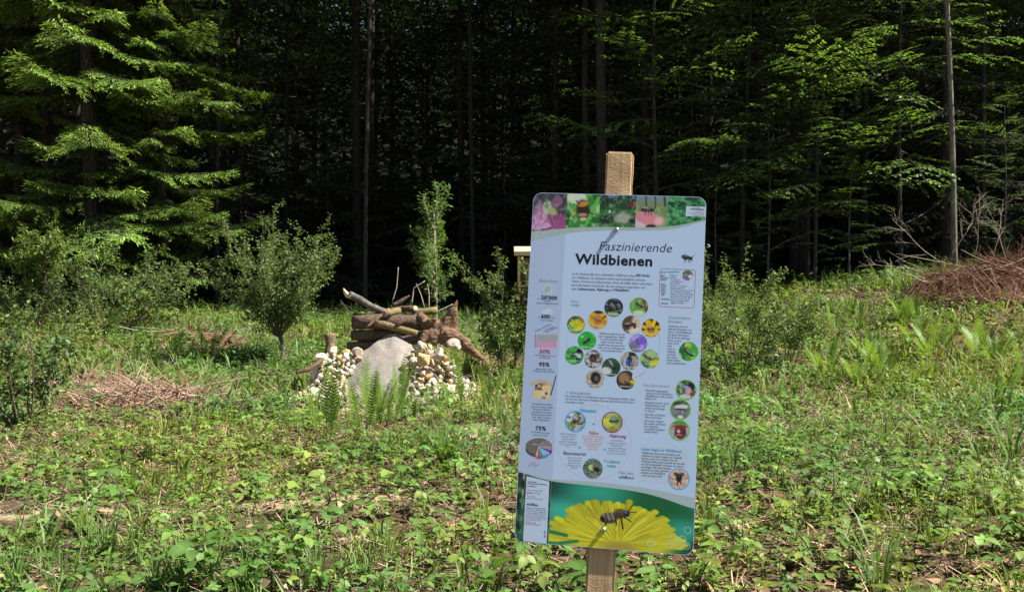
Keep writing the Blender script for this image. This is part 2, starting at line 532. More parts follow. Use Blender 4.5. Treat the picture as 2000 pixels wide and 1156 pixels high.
def scatter_cover(name, label, cat, kinds, per_m2, seed, mat, y0=2.3, y1=20.5, lodY=8.0, dens=cover_density, size=(.75, 1.35), tintv=.18, patch=None):
    r = np.random.default_rng(seed); A = Acc()
    # sample in depth bands so the density is even per square metre
    ys = np.linspace(y0, y1, 37)
    P = []
    for a, b in zip(ys[:-1], ys[1:]):
        hw = .60 * b + 1.3
        n = r.poisson(per_m2 * (b - a) * 2 * hw)
        x = r.uniform(-hw, hw, n); y = r.uniform(a, b, n)
        keep = r.random(n) < dens(x, y)
        if patch is not None:
            keep &= r.random(n) < patch(x, y)
        P.append(np.stack([x[keep], y[keep]], 1))
    P = np.concatenate(P)
    Z = ground_h(P[:, 0], P[:, 1])
    T = np.column_stack([P, Z - .008])
    kd = r.integers(0, len(kinds), len(T)); var = r.integers(0, 6, len(T))
    far = T[:, 1] > lodY
    S = r.uniform(size[0], size[1], len(T)) * (1 + .45 * far)
    for lod in (1, 2):
        for k, kn in enumerate(kinds):
            for v in range(6):
                sel = (kd == k) & (var == v) & (far == (lod == 2))
                n = int(sel.sum())
                if not n: continue
                M = rotz(r.uniform(0, 6.28, n))
                tilt = np.stack([Rx(a) @ Ry(b) for a, b in r.normal(0, .16, (n, 2))])
                M = np.einsum('nij,njk->nik', M, tilt) * S[sel][:, None, None]
                tint = np.ones((n, 3)) * r.uniform(1 - tintv, 1 + tintv, (n, 1))
                yel = fbm(T[sel][:, 0] * .7, T[sel][:, 1] * .7 + 30, 3)[:, None]
                tint *= 1 + np.array([[.5, .15, -.1]]) * (yel - .5) * 1.6
                A.add(*spread(*SPR[kn, lod][v], M, T[sel], tint))
    o = obj(name, A.mesh(name), mat)
    tag(o, label, cat, kind='stuff')
    return o

scatter_cover('bramble_cover', 'low bramble and herb leaves covering the clearing floor', 'ground cover', ['bramble', 'bramble', 'herb', 'ivy'], 82, 1, M_leaf, size=(.45, 1.1), tintv=.35)
scatter_cover('herb_cover', 'small bright green seedlings and herbs between the brambles', 'ground cover', ['herb', 'ivy', 'herb', 'lance', 'grass'], 92, 2, M_leaf, size=(.45, 1.1), tintv=.35,
              patch=lambda x, y: (.25 + .75 * sstep(.38, .6, fbm(x * .8 + 60, y * .8, 3))))
scatter_cover('grass_cover', 'short grass blades growing through the clearing', 'grass', ['grass'], 34, 3, M_leaf,
              patch=lambda x, y: np.maximum(sstep(.45, .62, fbm(x * 1.1 + 20, y * 1.1 + 50, 3)), (y < 4.2) * (x < 0) * .9))
scatter_cover('dry_litter', 'dry straw, twigs and dead leaves strewn over the soil', 'litter', ['dry', 'deadleaf', 'dry', 'dry'], 105, 4, M_litter,
              dens=lambda x, y: (1 - .55 * sand_mask(x, y)) * (1 - .85 * sstep(15.5, 18.5, y)))

# ------------------------------------------------------------------ tree parts
def spray(r, L, kind, fine=1.0, fresh=True):
    """a flat spreading branch along +x: foliage arrays and wood arrays"""
    A = Acc(); B = Acc()
    n = 8
    t = np.linspace(0, 1, n)
    sw = r.normal(0, .05)
    if kind == 'spruce':
        ax = np.stack([t * L, sw * L * t * t, L * (-.42 * t + .30 * t * t)], 1)
    else:
        ax = np.stack([t * L, sw * L * t * t, L * (.10 * t - .22 * t * t)], 1)
    r0 = .012 * L + .004
    B.add(*tube(ax, np.linspace(r0, .004, n), 4, False))
    step = (.085 if kind == 'spruce' else .12) / fine
    Dl, Nl, Pl, Sl, Kl = [], [], [], [], []
    s = .1 * L
    side = 1
    def axp(u):
        f = u / L * (n - 1); i = min(int(f), n - 2); f -= i
        return ax[i] * (1 - f) + ax[i + 1] * f
    while s < L * .99:
        tt = s / L
        l2 = ((.36 if kind == 'spruce' else .46) * L * (1 - tt) ** .75 * (.35 + .65 * min(1, tt * 3.2)) + .10) * r.uniform(.75, 1.15)
        if kind != 'spruce': l2 *= 1.05
        for sd in ((1, -1) if kind == 'spruce' else (side,)):
            a = sd * r.uniform(.75, 1.1)
            p0 = axp(s)
            d0 = np.array([math.cos(a), math.sin(a), r.uniform(-.25, .02)])
            m = max(2, int(l2 / (.05 / fine)))
            us = (np.arange(m) + r.uniform(.2, .8)) / m
            dro = (.26 if kind == 'spruce' else .12) * r.uniform(.5, 1.4)
            tips = p0 + np.outer(us * l2, d0) + np.outer(us ** 2 * l2 * dro, [0.25, 0, -1])
            B.add(*tube(np.array([p0, p0 + d0 * l2 * .5 + np.array([0, 0, -.25 * dro * l2]), p0 + d0 * l2 + np.array([.25 * dro * l2, 0, -dro * l2])]), [.005, .0035, .002], 3, False))
            for k in range(m):
                u = us[k]
                for s2 in (1, -1):
                    a2 = a + s2 * r.uniform(.45, .95)
                    if kind == 'spruce':
                        ln = (.075 + .06 * (1 - u)) * r.uniform(.7, 1.25)
                        d = np.array([math.cos(a2), math.sin(a2), r.uniform(-1.0, .25)])
                        nn = np.array([r.normal(0, .25), r.normal(0, .25), 1])
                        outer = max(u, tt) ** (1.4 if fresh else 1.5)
                        kk = (np.array([.03, .055, .022]) if fresh else np.array([.025, .04, .018])) * (1 - outer) + (np.array([.195, .315, .05]) if fresh else np.array([.055, .085, .028])) * outer  # needles that are not fresh: colour darkened as deep forest shade
                        wd = .22
                    else:
                        ln = r.uniform(.05, .085)
                        d = np.array([math.cos(a2), math.sin(a2), r.uniform(-.45, .12)])
                        nn = np.array([r.normal(0, .35), r.normal(0, .35), 1])
                        kk = np.array([.105, .19, .038]); wd = .62
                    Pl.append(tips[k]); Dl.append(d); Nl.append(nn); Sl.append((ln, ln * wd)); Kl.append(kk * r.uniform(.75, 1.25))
        side = -side
        s += step * r.uniform(.7, 1.3)
    P, D, Nn, S, K = map(np.array, (Pl, Dl, Nl, Sl, Kl))
    M = frame(D, Nn)
    tv, tf = leaflet(1, 1, 2, -.25 if kind == 'spruce' else .2, .15)
    V = np.einsum('nij,nkj->nki', M, tv[None] * np.stack([S[:, 0], S[:, 1], S[:, 1]], 1)[:, None, :]) + P[:, None]
    F = (tf[None] + (np.arange(len(P)) * 4)[:, None, None]).reshape(-1, 3)
    Kv = np.repeat(K[:, None], 4, 1).copy()
    Kv[:, 3] *= 1.25
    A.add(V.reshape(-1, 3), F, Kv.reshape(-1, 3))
    return A.arrays(), B.arrays()

def compose(r, sprays, spots):
    """spots: (height, azimuth, pitch, scale, index)"""
    A = Acc(); B = Acc()
    for (x, y, z, az, pit, sc, i) in spots:
        (V, F, K), (V2, F2, K2) = sprays[i]
        M = Rz(az) @ Ry(-pit) @ Rx(r.normal(0, .12))
        A.add(V @ M.T * sc + np.array([x, y, z]), F, K * r.uniform(.8, 1.15))
        B.add(V2 @ M.T * sc + np.array([x, y, z]), F2, K2)
    return A, B

def trunk_mesh(r, H, r0, top=.15, flare=1.5, sides=10, lean=0.0, wander=.03):
    n = 16
    t = np.linspace(0, 1, n) ** 1.2
    ph = r.uniform(0, 6, 2)
    pts = np.stack([lean * H * t + wander * np.sin(t * 7 + ph[0]) * H * .1, wander * np.sin(t * 6 + ph[1]) * H * .1, t * H - .25], 1)
    pts[:, :2] -= pts[0, :2]
    rad = r0 * (1 - (1 - top) * t) * (1 + (flare - 1) * np.exp(-t * H / .35))
    return tube(pts, rad, sides, True, .05, int(r.integers(1e6))), pts

def spruce_proto(seed, H, low, Lmax, whorl, fine, r0, upper=1.0, detail_to=10.0, fresh=True):
    r = np.random.default_rng(seed)
    SL = (.6, 1.1, 1.1, 1.7, 1.7, 2.4, 2.4); sp = [spray(r, L, 'spruce', fine, fresh) for L in SL]
    spots = []
    z = low
    while z < H - .3:
        tt = (z - low) / (H - low)
        L = Lmax * (1 - tt) ** .8 * (.75 + .25 * min(1, (z - low) / 1.5)) + .25
        nb = 5 if z < detail_to else 4
        a0 = r.uniform(0, 6.28)
        for k in range(nb):
            if r.random() < .13: continue
            spots.append((0, 0, z + r.normal(0, .12), a0 + k * 2 * PI / nb + r.normal(0, .2), r.uniform(-.3, .25) + .3 * tt, *(lambda LL: (lambda c: (LL / SL[c], c))(int(r.choice([k_ for k_, v_ in enumerate(SL) if abs(v_ - LL) == min(abs(q_ - LL) for q_ in SL)]))))(L * r.uniform(.55, 1.15))))
        z += whorl * r.uniform(.8, 1.2) * (1 if z < detail_to else 1.7)
    A, B = compose(r, sp, spots)
    (tv, tf), pts = trunk_mesh(r, H, r0, .06)
    Bv, Bf, _ = B.arrays()
    T = Acc(); T.add(tv, tf); T.add(Bv, Bf)
    return T.mesh('spruce_trunk', True), A.mesh('spruce_crown')

def beech_proto(seed, H, low, Lmax, nbr, fine, r0, lean=0, mat_grey=True, kcol=(1, 1, 1), topdense=False):
    r = np.random.default_rng(seed)
    sp = [spray(r, L, 'beech', fine) for L in (1.6, 1.6, 1.6)]
    (tv, tf), pts = trunk_mesh(r, H, r0, .12, 1.35, 9, lean, .05)
    spots = []
    for i in range(nbr):
        u = (i + r.random()) / nbr
        z = low + (H - low) * u ** .9
        x = np.interp(z, pts[:, 2], pts[:, 0]); y = np.interp(z, pts[:, 2], pts[:, 1])
        L = Lmax * (1 - .55 * u) * r.uniform(.55, 1.15)
        spots.append((x, y, z, i * 2.4 + r.normal(0, .4), r.uniform(-.25, .6) + .25 * u, L / 1.6, int(r.integers(3))))
        # a second spray part way out, to thicken the crown
        az = spots[-1][3]
        spots.append((x + math.cos(az) * L * .45, y + math.sin(az) * L * .45, z + .12 * L, az + r.normal(0, .6), r.uniform(0, .4), .7 * L / 1.6, int(r.integers(3))))
    A, B = compose(r, sp, spots)
    Bv, Bf, _ = B.arrays()
    T = Acc(); T.add(tv, tf); T.add(Bv, Bf)
    V, F, K = A.arrays()
    return T.mesh('beech_trunk', True), tri_mesh('beech_crown', V, F, K * np.array(kcol))

def canopy_proto(seed, H, low, R, n, leaf, r0, needle=False, wander=.02):
    """tall forest tree, bare below, crown of leaf clumps above"""
    r = np.random.default_rng(seed)
    (tv, tf), pts = trunk_mesh(r, H, r0, .2, 1.4, 9, 0, wander)
    T = Acc(); T.add(tv, tf)
    A = Acc()
    ctrs = []
    for i in range(26):
        z = r.uniform(low, H); u = (z - low) / (H - low)
        rad = R * (1 - u ** 2 * .8) * r.uniform(.3, 1) if not needle else R * (1 - u) * r.uniform(.4, 1) + .2
        az = i * 2.4
        c = np.array([math.cos(az) * rad, math.sin(az) * rad, z]); ctrs.append(c)
        T.add(*tube([[0, 0, z - rad * .35], c * [.5, .5, 1] + [0, 0, -rad * .1], c], [.045, .03, .012], 4, False))
    ctrs = np.array(ctrs)
    m = n // 26
    P = (ctrs[:, None] + r.normal(0, 1, (26, m, 3)) * np.array([R * .3, R * .3, .55])).reshape(-1, 3)
    D = r.normal(0, 1, P.shape) * [1, 1, .4]; Nn = r.normal(0, .5, P.shape) + [0, 0, 1]
    M = frame(D, Nn)
    tv, tf = leaflet(1, .7, 2, .2, .2)
    S = r.uniform(.6, 1.2, len(P)) * leaf
    V, F, K = spread(tv, tf, np.ones((4, 3)), M * S[:, None, None], P, (np.array([.05, .10, .025]) if not needle else np.array([.03, .055, .02])) * r.uniform(.7, 1.3, (len(P), 1)))
    A.add(V, F, K)
    return T.mesh('tall_trunk', True), A.mesh('tall_crown')

def plant_tree(name, me_t, me_c, x, y, sc, rz, label, cat, group=None, mt=M_bark, mc=M_needle, lean=(0, 0)):
    e = empty(name, (x, y, gh(x, y)), (lean[0], lean[1], rz))
    e.scale = (sc, sc, sc)
    t = obj('trunk', me_t, mt, e); c = obj('crown', me_c, mc, e)
    tag(e, label, cat, group)
    return e

def gx(px, Y): return (px - 1000) / FPX * Y

SPR_EDGE = spruce_proto(21, 17, 1.1, 2.2, .40, 1.25, .13)
SPR_MID = spruce_proto(22, 15, .7, 2.3, .58, .6, .10, fresh=False)  # forest shade put into the darker needle colours
FIR_S = spruce_proto(23, 3.6, .2, 1.3, .28, .8, .035, fresh=False)
BEECH_A = beech_proto(31, 9.5, 1.3, 2.2, 52, .9, .05)
BEECH_B = beech_proto(32, 12.0, 2.2, 2.4, 52, .85, .06)
BEECH_S = beech_proto(33, 4.2, .5, 1.4, 26, .95, .035)
TALL_A = canopy_proto(41, 19, 7.0, 2.6, 9000, .20, .11)
TALL_B = canopy_proto(42, 22, 8.0, 2.4, 9000, .19, .12, True)

# the edge of the forest, tree by tree
plant_tree('spruce_tree', *SPR_EDGE, gx(180, 16.9), 16.9, 1.0, .4, 'large sunlit spruce at the forest edge with drooping branches over a leafy shrub', 'spruce')
plant_tree('spruce_tree', *SPR_EDGE, gx(35, 18.6), 18.6, .95, 2.5, 'spruce with a bare lower trunk beside the large sunlit spruce', 'spruce')
plant_tree('spruce_tree', *SPR_EDGE, gx(315, 17.7), 17.7, .88, 4.1, 'spruce with bright branches on its right, behind the large sunlit spruce', 'spruce')
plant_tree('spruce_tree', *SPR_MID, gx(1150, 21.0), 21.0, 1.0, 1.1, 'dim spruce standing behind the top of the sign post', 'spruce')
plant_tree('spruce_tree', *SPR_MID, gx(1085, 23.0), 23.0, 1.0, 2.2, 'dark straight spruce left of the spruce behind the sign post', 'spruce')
POLE = canopy_proto(43, 15, 7.0, 1.9, 6000, .18, .05)
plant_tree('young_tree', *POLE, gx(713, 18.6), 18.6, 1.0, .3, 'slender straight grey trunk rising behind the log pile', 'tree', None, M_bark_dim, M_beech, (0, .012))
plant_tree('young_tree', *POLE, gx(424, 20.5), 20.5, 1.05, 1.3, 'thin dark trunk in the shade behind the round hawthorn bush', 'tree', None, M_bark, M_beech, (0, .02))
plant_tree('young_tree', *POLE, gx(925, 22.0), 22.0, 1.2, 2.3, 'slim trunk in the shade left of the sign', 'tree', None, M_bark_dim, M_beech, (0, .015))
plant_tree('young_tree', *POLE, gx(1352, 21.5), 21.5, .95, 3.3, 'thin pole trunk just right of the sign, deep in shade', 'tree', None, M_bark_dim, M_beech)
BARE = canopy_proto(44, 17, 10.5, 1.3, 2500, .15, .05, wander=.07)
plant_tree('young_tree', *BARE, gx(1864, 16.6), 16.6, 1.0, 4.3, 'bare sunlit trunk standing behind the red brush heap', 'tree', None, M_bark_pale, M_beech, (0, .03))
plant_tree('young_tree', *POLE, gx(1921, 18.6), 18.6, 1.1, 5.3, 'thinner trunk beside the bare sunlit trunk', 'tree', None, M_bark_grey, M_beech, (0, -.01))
G_B = 'leafy young beeches along the shaded forest edge'
for (px, Y, pr, sc, rz, lab) in [
        (1285, 18.0, BEECH_B, .85, 0, 'leafy beech reaching over the top right of the sign'), (1450, 18.2, BEECH_B, .9, 2.0, 'leafy beech behind the wild rose bush'),
        (1590, 17.3, BEECH_A, .8, 1.0, 'shorter beech with a light top spray, behind the smaller rose bush'), (1760, 17.6, BEECH_A, .95, 4.0, 'bright leafy beech just left of the bare sunlit trunk'),
        (2010, 19.2, BEECH_B, .9, 3.0, 'leafy beech behind the second brush heap'), (1690, 20.0, BEECH_B, 1.1, .6, 'taller shaded beech behind the bright leafy beech'),
        (1380, 22.5, BEECH_B, 1.1, 5.0, 'shaded beech among the thin trunks right of the sign'), (560, 24.5, BEECH_B, 1.05, 1.4, 'dark beech in the shade behind the hawthorn bush'),
        (1830, 22.5, BEECH_B, 1.1, 1.9, 'shaded beech deep behind the bare sunlit trunk'), (960, 25.0, BEECH_A, 1.2, 2.9, 'dim beech in the shade behind the bee hotel'),
        (2110, 19.5, BEECH_B, 1.1, 4.4, 'beech at the end of the forest edge past the brush heaps')]:
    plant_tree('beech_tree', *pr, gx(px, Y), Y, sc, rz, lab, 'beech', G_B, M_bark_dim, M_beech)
for (px, Y, sc, rz) in [(1500, 17.9, .75, 1.2), (1660, 17.6, .6, 2.5), (1960, 17.4, .7, .7), (1400, 18.6, .7, 3.9)]:
    plant_tree('beech_sapling', *BEECH_S, gx(px, Y), Y, sc, rz, 'low beech sapling under the trees at the forest edge', 'sapling', 'beech saplings at the forest edge', M_bark_grey, M_beech)

# deep forest: tall trees, shaded spruces and understorey
r_ = np.random.default_rng(77)
spots = []
yy = 19.5
while yy < 43:
    hw = .60 * yy + 6
    xx = -hw + r_.uniform(0, 2)
    while xx < hw + 8:
        x, y = xx + r_.normal(0, .5), yy + r_.normal(0, .6)
        px = 1000 + x / y * FPX
        if not (430 < px < 1010 and y < 24):
            spots.append((x, y))
        xx += r_.uniform(2.7, 4.0)
    yy += 2.9
for i, (x, y) in enumerate(spots):
    k = i % 5
    rz, s = r_.uniform(0, 6.28), r_.uniform(.85, 1.15)
    if k in (0, 2) or (k == 4 and x < 2):
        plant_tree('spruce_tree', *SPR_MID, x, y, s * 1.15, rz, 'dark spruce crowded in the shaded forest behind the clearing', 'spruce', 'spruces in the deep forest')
    elif k == 1:
        plant_tree('tall_tree', *TALL_A, x, y, s, rz, 'tall bare-stemmed tree in the shaded forest behind the clearing', 'tree', 'tall trees in the deep forest', M_bark, M_beech)
    elif k == 3:
        plant_tree('tall_tree', *TALL_B, x, y, s, rz, 'tall bare-stemmed tree in the shaded forest behind the clearing', 'tree', 'tall trees in the deep forest', M_bark, M_needle)
    else:
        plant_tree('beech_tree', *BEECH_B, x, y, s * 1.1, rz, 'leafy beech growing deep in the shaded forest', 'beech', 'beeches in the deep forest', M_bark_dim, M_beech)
# understorey closing the view between the trunks, needles toned dark as shade
r_ = np.random.default_rng(78)
for row, yy in enumerate((22.3, 24.8, 27.2, 30.0)):
    xx = -.36 * yy - (0 if row else 0)
    while xx < (.05 if row == 0 else .5) * yy:
        x, y = xx + r_.normal(0, .3), yy + r_.normal(0, .5)
        plant_tree('young_fir', *FIR_S, x, y, r_.uniform(.8, 1.5), r_.uniform(0, 6.28), 'low young fir toned dark for shade, filling the gaps between the forest trunks', 'fir', 'young firs in the deep forest')
        xx += r_.uniform(1.3, 2.2)
# edge row added, partly outside the frame, so its crowns shade the forest
for (x, y, pr, s) in [(13.5, 20.6, TALL_A, 1.0), (17.2, 20.3, TALL_B, 1.0), (9.4, 21.2, TALL_B, 1.0), (6.4, 21.4, TALL_A, .95), (3.0, 21.8, TALL_B, .95)]:
    plant_tree('tall_tree', *pr, x, y, s, x, 'tall crowned tree added over the young beeches to shade the forest', 'tree', 'tall trees added to shade the forest', M_bark, M_beech)

# the wood beyond, on the rising slope
def far_wood():
    r = np.random.default_rng(5)
    n = 60000
    x = r.uniform(-46, 50, n); y = r.uniform(41, 56, n); z = ground_h(x, y) + r.uniform(0, 1, n) ** .8 * 15
    P = np.stack([x, y, z], 1)
    D = r.normal(0, 1, P.shape) * [1, 1, .4]; Nn = r.normal(0, .5, P.shape) + [0, 0, 1]
    tv, tf = leaflet(1, .7, 2, .2, .2)
    V, F, K = spread(tv, tf, np.ones((4, 3)), frame(D, Nn) * r.uniform(.3, .75, n)[:, None, None], P, np.array([.04, .07, .02]) * r.uniform(.6, 1.3, (n, 1)))
    tag(obj('far_wood', tri_mesh('far_wood', V, F, K), M_needle), 'dense dark wood on the slope far behind the trees', 'wood', kind='stuff')
far_wood()

# ------------------------------------------------------------------ shrubs and young plants
def grow(r, p, d, L, r0, nseg, wander, up, levels, out):
    """levels: list of (children, length ratio, angle) for the next generations"""
    pts = [np.array(p, float)]; d = np.array(d, float); d /= np.linalg.norm(d)
    for i in range(nseg):
        d = d + r.normal(0, wander, 3) + np.array([0, 0, up]); d /= np.linalg.norm(d)
        pts.append(pts[-1] + d * L / nseg)
    pts = np.array(pts)
    out.append((pts, np.linspace(r0, max(r0 * .3, .0012), nseg + 1), len(levels)))
    if levels:
        nc, ratio, ang, first = levels[0]
        for k in range(nc):
            u = first + (1 - first) * (k + r.random()) / nc
            i = min(int(u * nseg), nseg - 1); f = u * nseg - i
            q = pts[i] * (1 - f) + pts[i + 1] * f
            dd = pts[i + 1] - pts[i]; dd /= np.linalg.norm(dd)
            a = np.cross(dd, r.normal(0, 1, 3)); a /= np.linalg.norm(a)
            nd = dd * math.cos(ang) + a * math.sin(ang)
            grow(r, q, nd, L * ratio * (1.15 - .55 * u) * r.uniform(.7, 1.2), r0 * .5, max(3, nseg - 1), wander * 1.1, up, levels[1:], out)
    return out

def shrub(name, seed, x, y, stems, leafL, leafW, step, col, label, cat, mat_l=M_leaf, mat_s=M_twig, leaflevels=1, lift=.3, tipcol=None, jitter=.02, lod=2, sink=.03, extra=()):
    """stems: list of (offset, direction, length, radius, nseg, wander, up, levels)"""
    r = np.random.default_rng(seed)
    segs = []
    for (off, d, L, r0, ns, wa, up, lv) in stems:
        grow(r, np.array([off[0], off[1], -sink]), d, L, r0, ns, wa, up, lv, segs)
    W = Acc()
    for pp in extra: W.add(*tube(pp, [.028, .024, .02], 7, False))
    P, D, K = [], [], []
    for pts, rad, lvl in segs:
        W.add(*tube(pts, rad, 5 if rad[0] > .006 else 3, False))
        if lvl <= leaflevels:
            seg = np.diff(pts, axis=0); ln = np.linalg.norm(seg, axis=1).sum()
            n = max(2, int(ln / step))
            u = (np.arange(n) + r.random(n)) / n
            if lvl == leaflevels and leaflevels > 0: u = u[u > .15]
            for uu in u:
                f = uu * (len(pts) - 1); i = min(int(f), len(pts) - 2); f -= i
                q = pts[i] * (1 - f) + pts[i + 1] * f
                dd = seg[i] / np.linalg.norm(seg[i])
                a = np.cross(dd, r.normal(0, 1, 3)); a /= np.linalg.norm(a)
                P.append(q + r.normal(0, jitter, 3)); D.append(a + dd * .5 + np.array([0, 0, lift * r.uniform(-1, 1)]))
                k = np.array(col) * r.uniform(.7, 1.25)
                if tipcol is not None:
                    k = k * (1 - uu ** 3) + np.array(tipcol) * uu ** 3
                K.append(k)
    P, D, K = map(np.array, (P, D, K))
    Nn = r.normal(0, .45, P.shape) + [0, 0, 1]
    tv, tf = leaflet(1, leafW / leafL, lod, .25, .2)
    S = r.uniform(.7, 1.25, len(P)) * leafL
    V, F, KK = spread(tv, tf, np.ones((len(tv), 3)), frame(D, Nn) * S[:, None, None], P, K)
    e = empty(name, (x, y, gh(x, y)))
    obj('stems', W.mesh('stems', True), mat_s, e)
    obj('foliage', tri_mesh('foliage', V, F, KK), mat_l, e)
    tag(e, label, cat)
    return e

def fan(r, n, spread_, L, r0, ns, wa, up, lv, base=.04, var=.2, low=.35):
    o = []
    for i in range(n):
        az = i * 2.4 + r.uniform(-.3, .3); s = spread_ * (low + (1 - low) * ((i + .5) / n)) * r.uniform(.8, 1.15)
        o.append(((math.cos(az) * base, math.sin(az) * base), (math.cos(az) * s, math.sin(az) * s, 1), L * r.uniform(1 - var, 1 + var * .6), r0, ns, wa, up, lv))
    return o
R0 = np.random.default_rng(3)
# hawthorn: round bush on a short trunk
hx, hy = gx(545, 12.0), 12.0
hs = [(o_, d_, L_, r_0, ns_, wa_, up_, lv_) for (o_, d_, L_, r_0, ns_, wa_, up_, lv_) in fan(np.random.default_rng(8), 34, 1.1, 1.42, .008, 10, .05, .02, [(13, .17, .75, .10), (3, .4, .7, .2)], .02, .3, .05)]
shrub('hawthorn_bush', 51, hx, hy, hs, .034, .024, .0135, (.125, .195, .06), 'round hawthorn bush on a thin dark stem left of the log pile', 'bush', leaflevels=2, tipcol=(.13, .21, .06), sink=-.34,
      extra=[((.02, 0, -.05), (.05, 0, .2), (-.02, .02, .42)), ((.07, .02, -.05), (.04, 0, .2), (.02, .0, .40))])
# willow sapling behind the log pile
shrub('willow_sapling', 52, gx(856, 11.6), 11.6, [((0, 0), (-.02, 0, 1), 1.88, .014, 12, .03, .03, [(17, .40, .55, .36), (5, .36, .65, .1)])], .058, .017, .0085, (.115, .215, .05),
      'slim upright sapling with narrow light green leaves behind the log pile', 'sapling', mat_s=M_paletwig, leaflevels=1)
# hazel-like shrub under the spruces
shrub('leafy_shrub', 53, gx(215, 14.5), 14.5, fan(R0, 15, 1.25, 1.25, .011, 8, .08, .0, [(9, .42, .75, .2), (3, .4, .7, .2)], .22), .055, .034, .019, (.10, .165, .045),
      'broad leafy shrub under the large sunlit spruce', 'shrub', leaflevels=1)
shrub('leafy_shrub', 54, gx(60, 14.8), 14.8, fan(R0, 9, 1.1, .95, .01, 8, .08, .0, [(8, .42, .75, .2), (3, .4, .7, .2)], .2), .05, .032, .024, (.10, .17, .045),
      'smaller leafy shrub left of the broad shrub under the spruce', 'shrub', leaflevels=1)
shrub('fir_sapling', 55, gx(84, 14.2), 14.2, [((0, 0), (0, 0, 1), 1.35, .014, 8, .03, .02, [(20, .45, 1.2, .55), (7, .4, .7, .1)])], .07, .026, .008, (.12, .19, .04),
      'thin sapling with a light green tuft at its top beside the broad shrub', 'sapling', leaflevels=1)
shrub('yellow_shrub', 56, gx(168, 12.6), 12.6, fan(R0, 6, .4, .75, .006, 7, .07, .02, [(6, .35, .8, .2)], .05), .04, .026, .02, (.17, .22, .045),
      'small yellowish green seedling in front of the broad leafy shrub', 'seedling', leaflevels=1)
shrub('dark_shrub', 57, gx(45, 7.6), 7.6, fan(R0, 8, .55, .85, .008, 8, .07, .02, [(7, .36, .8, .15), (3, .4, .7, .1)], .08), .045, .03, .013, (.08, .14, .04),
      'dark leafy bush at the edge of the clearing beside the flat brush pile', 'bush', leaflevels=1)
# rose-like shrubs on either side of the sign
shrub('wild_rose', 58, gx(1445, 10.6), 10.6, fan(np.random.default_rng(61), 11, .5, 1.02, .008, 9, .07, .0, [(7, .42, .75, .40), (5, .40, .75, .1)], .12, .4), .036, .024, .010, (.095, .165, .05),
      'wild rose bush with bare lower stems beside the sign, out in the clearing', 'bush', leaflevels=1, tipcol=(.15, .20, .04))
shrub('wild_rose', 59, gx(1532, 11.3), 11.3, fan(R0, 6, .5, .75, .007, 8, .07, .0, [(7, .42, .75, .35), (5, .4, .75, .1)], .06), .036, .023, .008, (.095, .165, .05),
      'smaller rose bush on the far side of the wild rose from the sign', 'bush', leaflevels=1, tipcol=(.14, .19, .04))
shrub('wild_rose', 60, gx(992, 10.8), 10.8, fan(np.random.default_rng(62), 9, .30, 1.12, .008, 9, .06, .01, [(7, .36, .75, .22), (5, .40, .75, .1)], .08, .35), .038, .025, .009, (.09, .155, .05),
      'rose bush with arching shoots between the sign and the log pile', 'bush', leaflevels=1, tipcol=(.17, .19, .05))
shrub('bare_stem', 61, gx(1415, 9.9), 9.9, [((0, 0), (.05, 0, 1), 1.5, .006, 9, .05, .0, [(5, .16, .8, .55)])], .04, .022, .03, (.13, .19, .045),
      'single long shoot with pale leaves standing beside the wild rose', 'shoot', leaflevels=1)

# ------------------------------------------------------------------ ferns
def frond_mesh(seed, L, arch, pairs=20, pin=.13, bare=.26):
    r = np.random.default_rng(seed); A = Acc()
    n = 14; t = np.linspace(0, 1, n)
    a = arch * t ** 1.6
    d = np.stack([np.sin(a), 0 * t, np.cos(a)], 1) * (L / (n - 1))
    ax = np.vstack([[0, 0, 0], np.cumsum(d, 0)[:-1]])
    tv, tf = tube(ax, np.linspace(.0045, .001, n), 4, False)
    kt = np.clip(np.repeat(t, 4), 0, 1)[:, None]
    A.add(tv, tf, np.array([.20, .10, .035]) * (1 - sstep(.15, .4, kt)) + np.array([.12, .2, .04]) * sstep(.15, .4, kt))
    for i in range(pairs):
        u = bare + (.99 - bare) * i / pairs
        f = u * (n - 1); j = min(int(f), n - 2); f -= j
        p = ax[j] * (1 - f) + ax[j + 1] * f
        tan = (ax[j + 1] - ax[j]); tan /= np.linalg.norm(tan)
        pl = L * pin * math.sin(PI * min(1, (u - .18) / .84)) ** .75 + .012
        for s in (1, -1):
            dv = np.array([0, s, 0]) * .80 + tan * .62 + np.array([r.normal(0, .05), 0, r.uniform(-.2, .02)])
            dv /= np.linalg.norm(dv)
            wv = tan - dv * tan.dot(dv); wv /= np.linalg.norm(wv)
            m = 5; V = []; F = []
            for k in range(m + 1):     # toothed pinna
                q = k / m; wd = pl * .17 * (1 - q) ** .7
                nrm = np.cross(dv, wv) * (-.18 * pl * q * q)
                c = p + dv * pl * q + nrm
                V += [c + wv * wd * (1 if k % 2 else .62), c - wv * wd * (1 if k % 2 else .62)]
            for k in range(m):
                a0 = 2 * k; F += [(a0, a0 + 1, a0 + 3), (a0, a0 + 3, a0 + 2)]
            A.add(V, F, np.array([.16, .265, .045]) * r.uniform(.85, 1.15))
    return A.mesh('frond')
FR = [frond_mesh(i, 1.0, a, 18, .13, .2) for i, a in enumerate((.35, .6, .85, .5))]
FRU = [frond_mesh(10 + i, 1.0, a, 20, .08, .33) for i, a in enumerate((.12, .2, .28))]
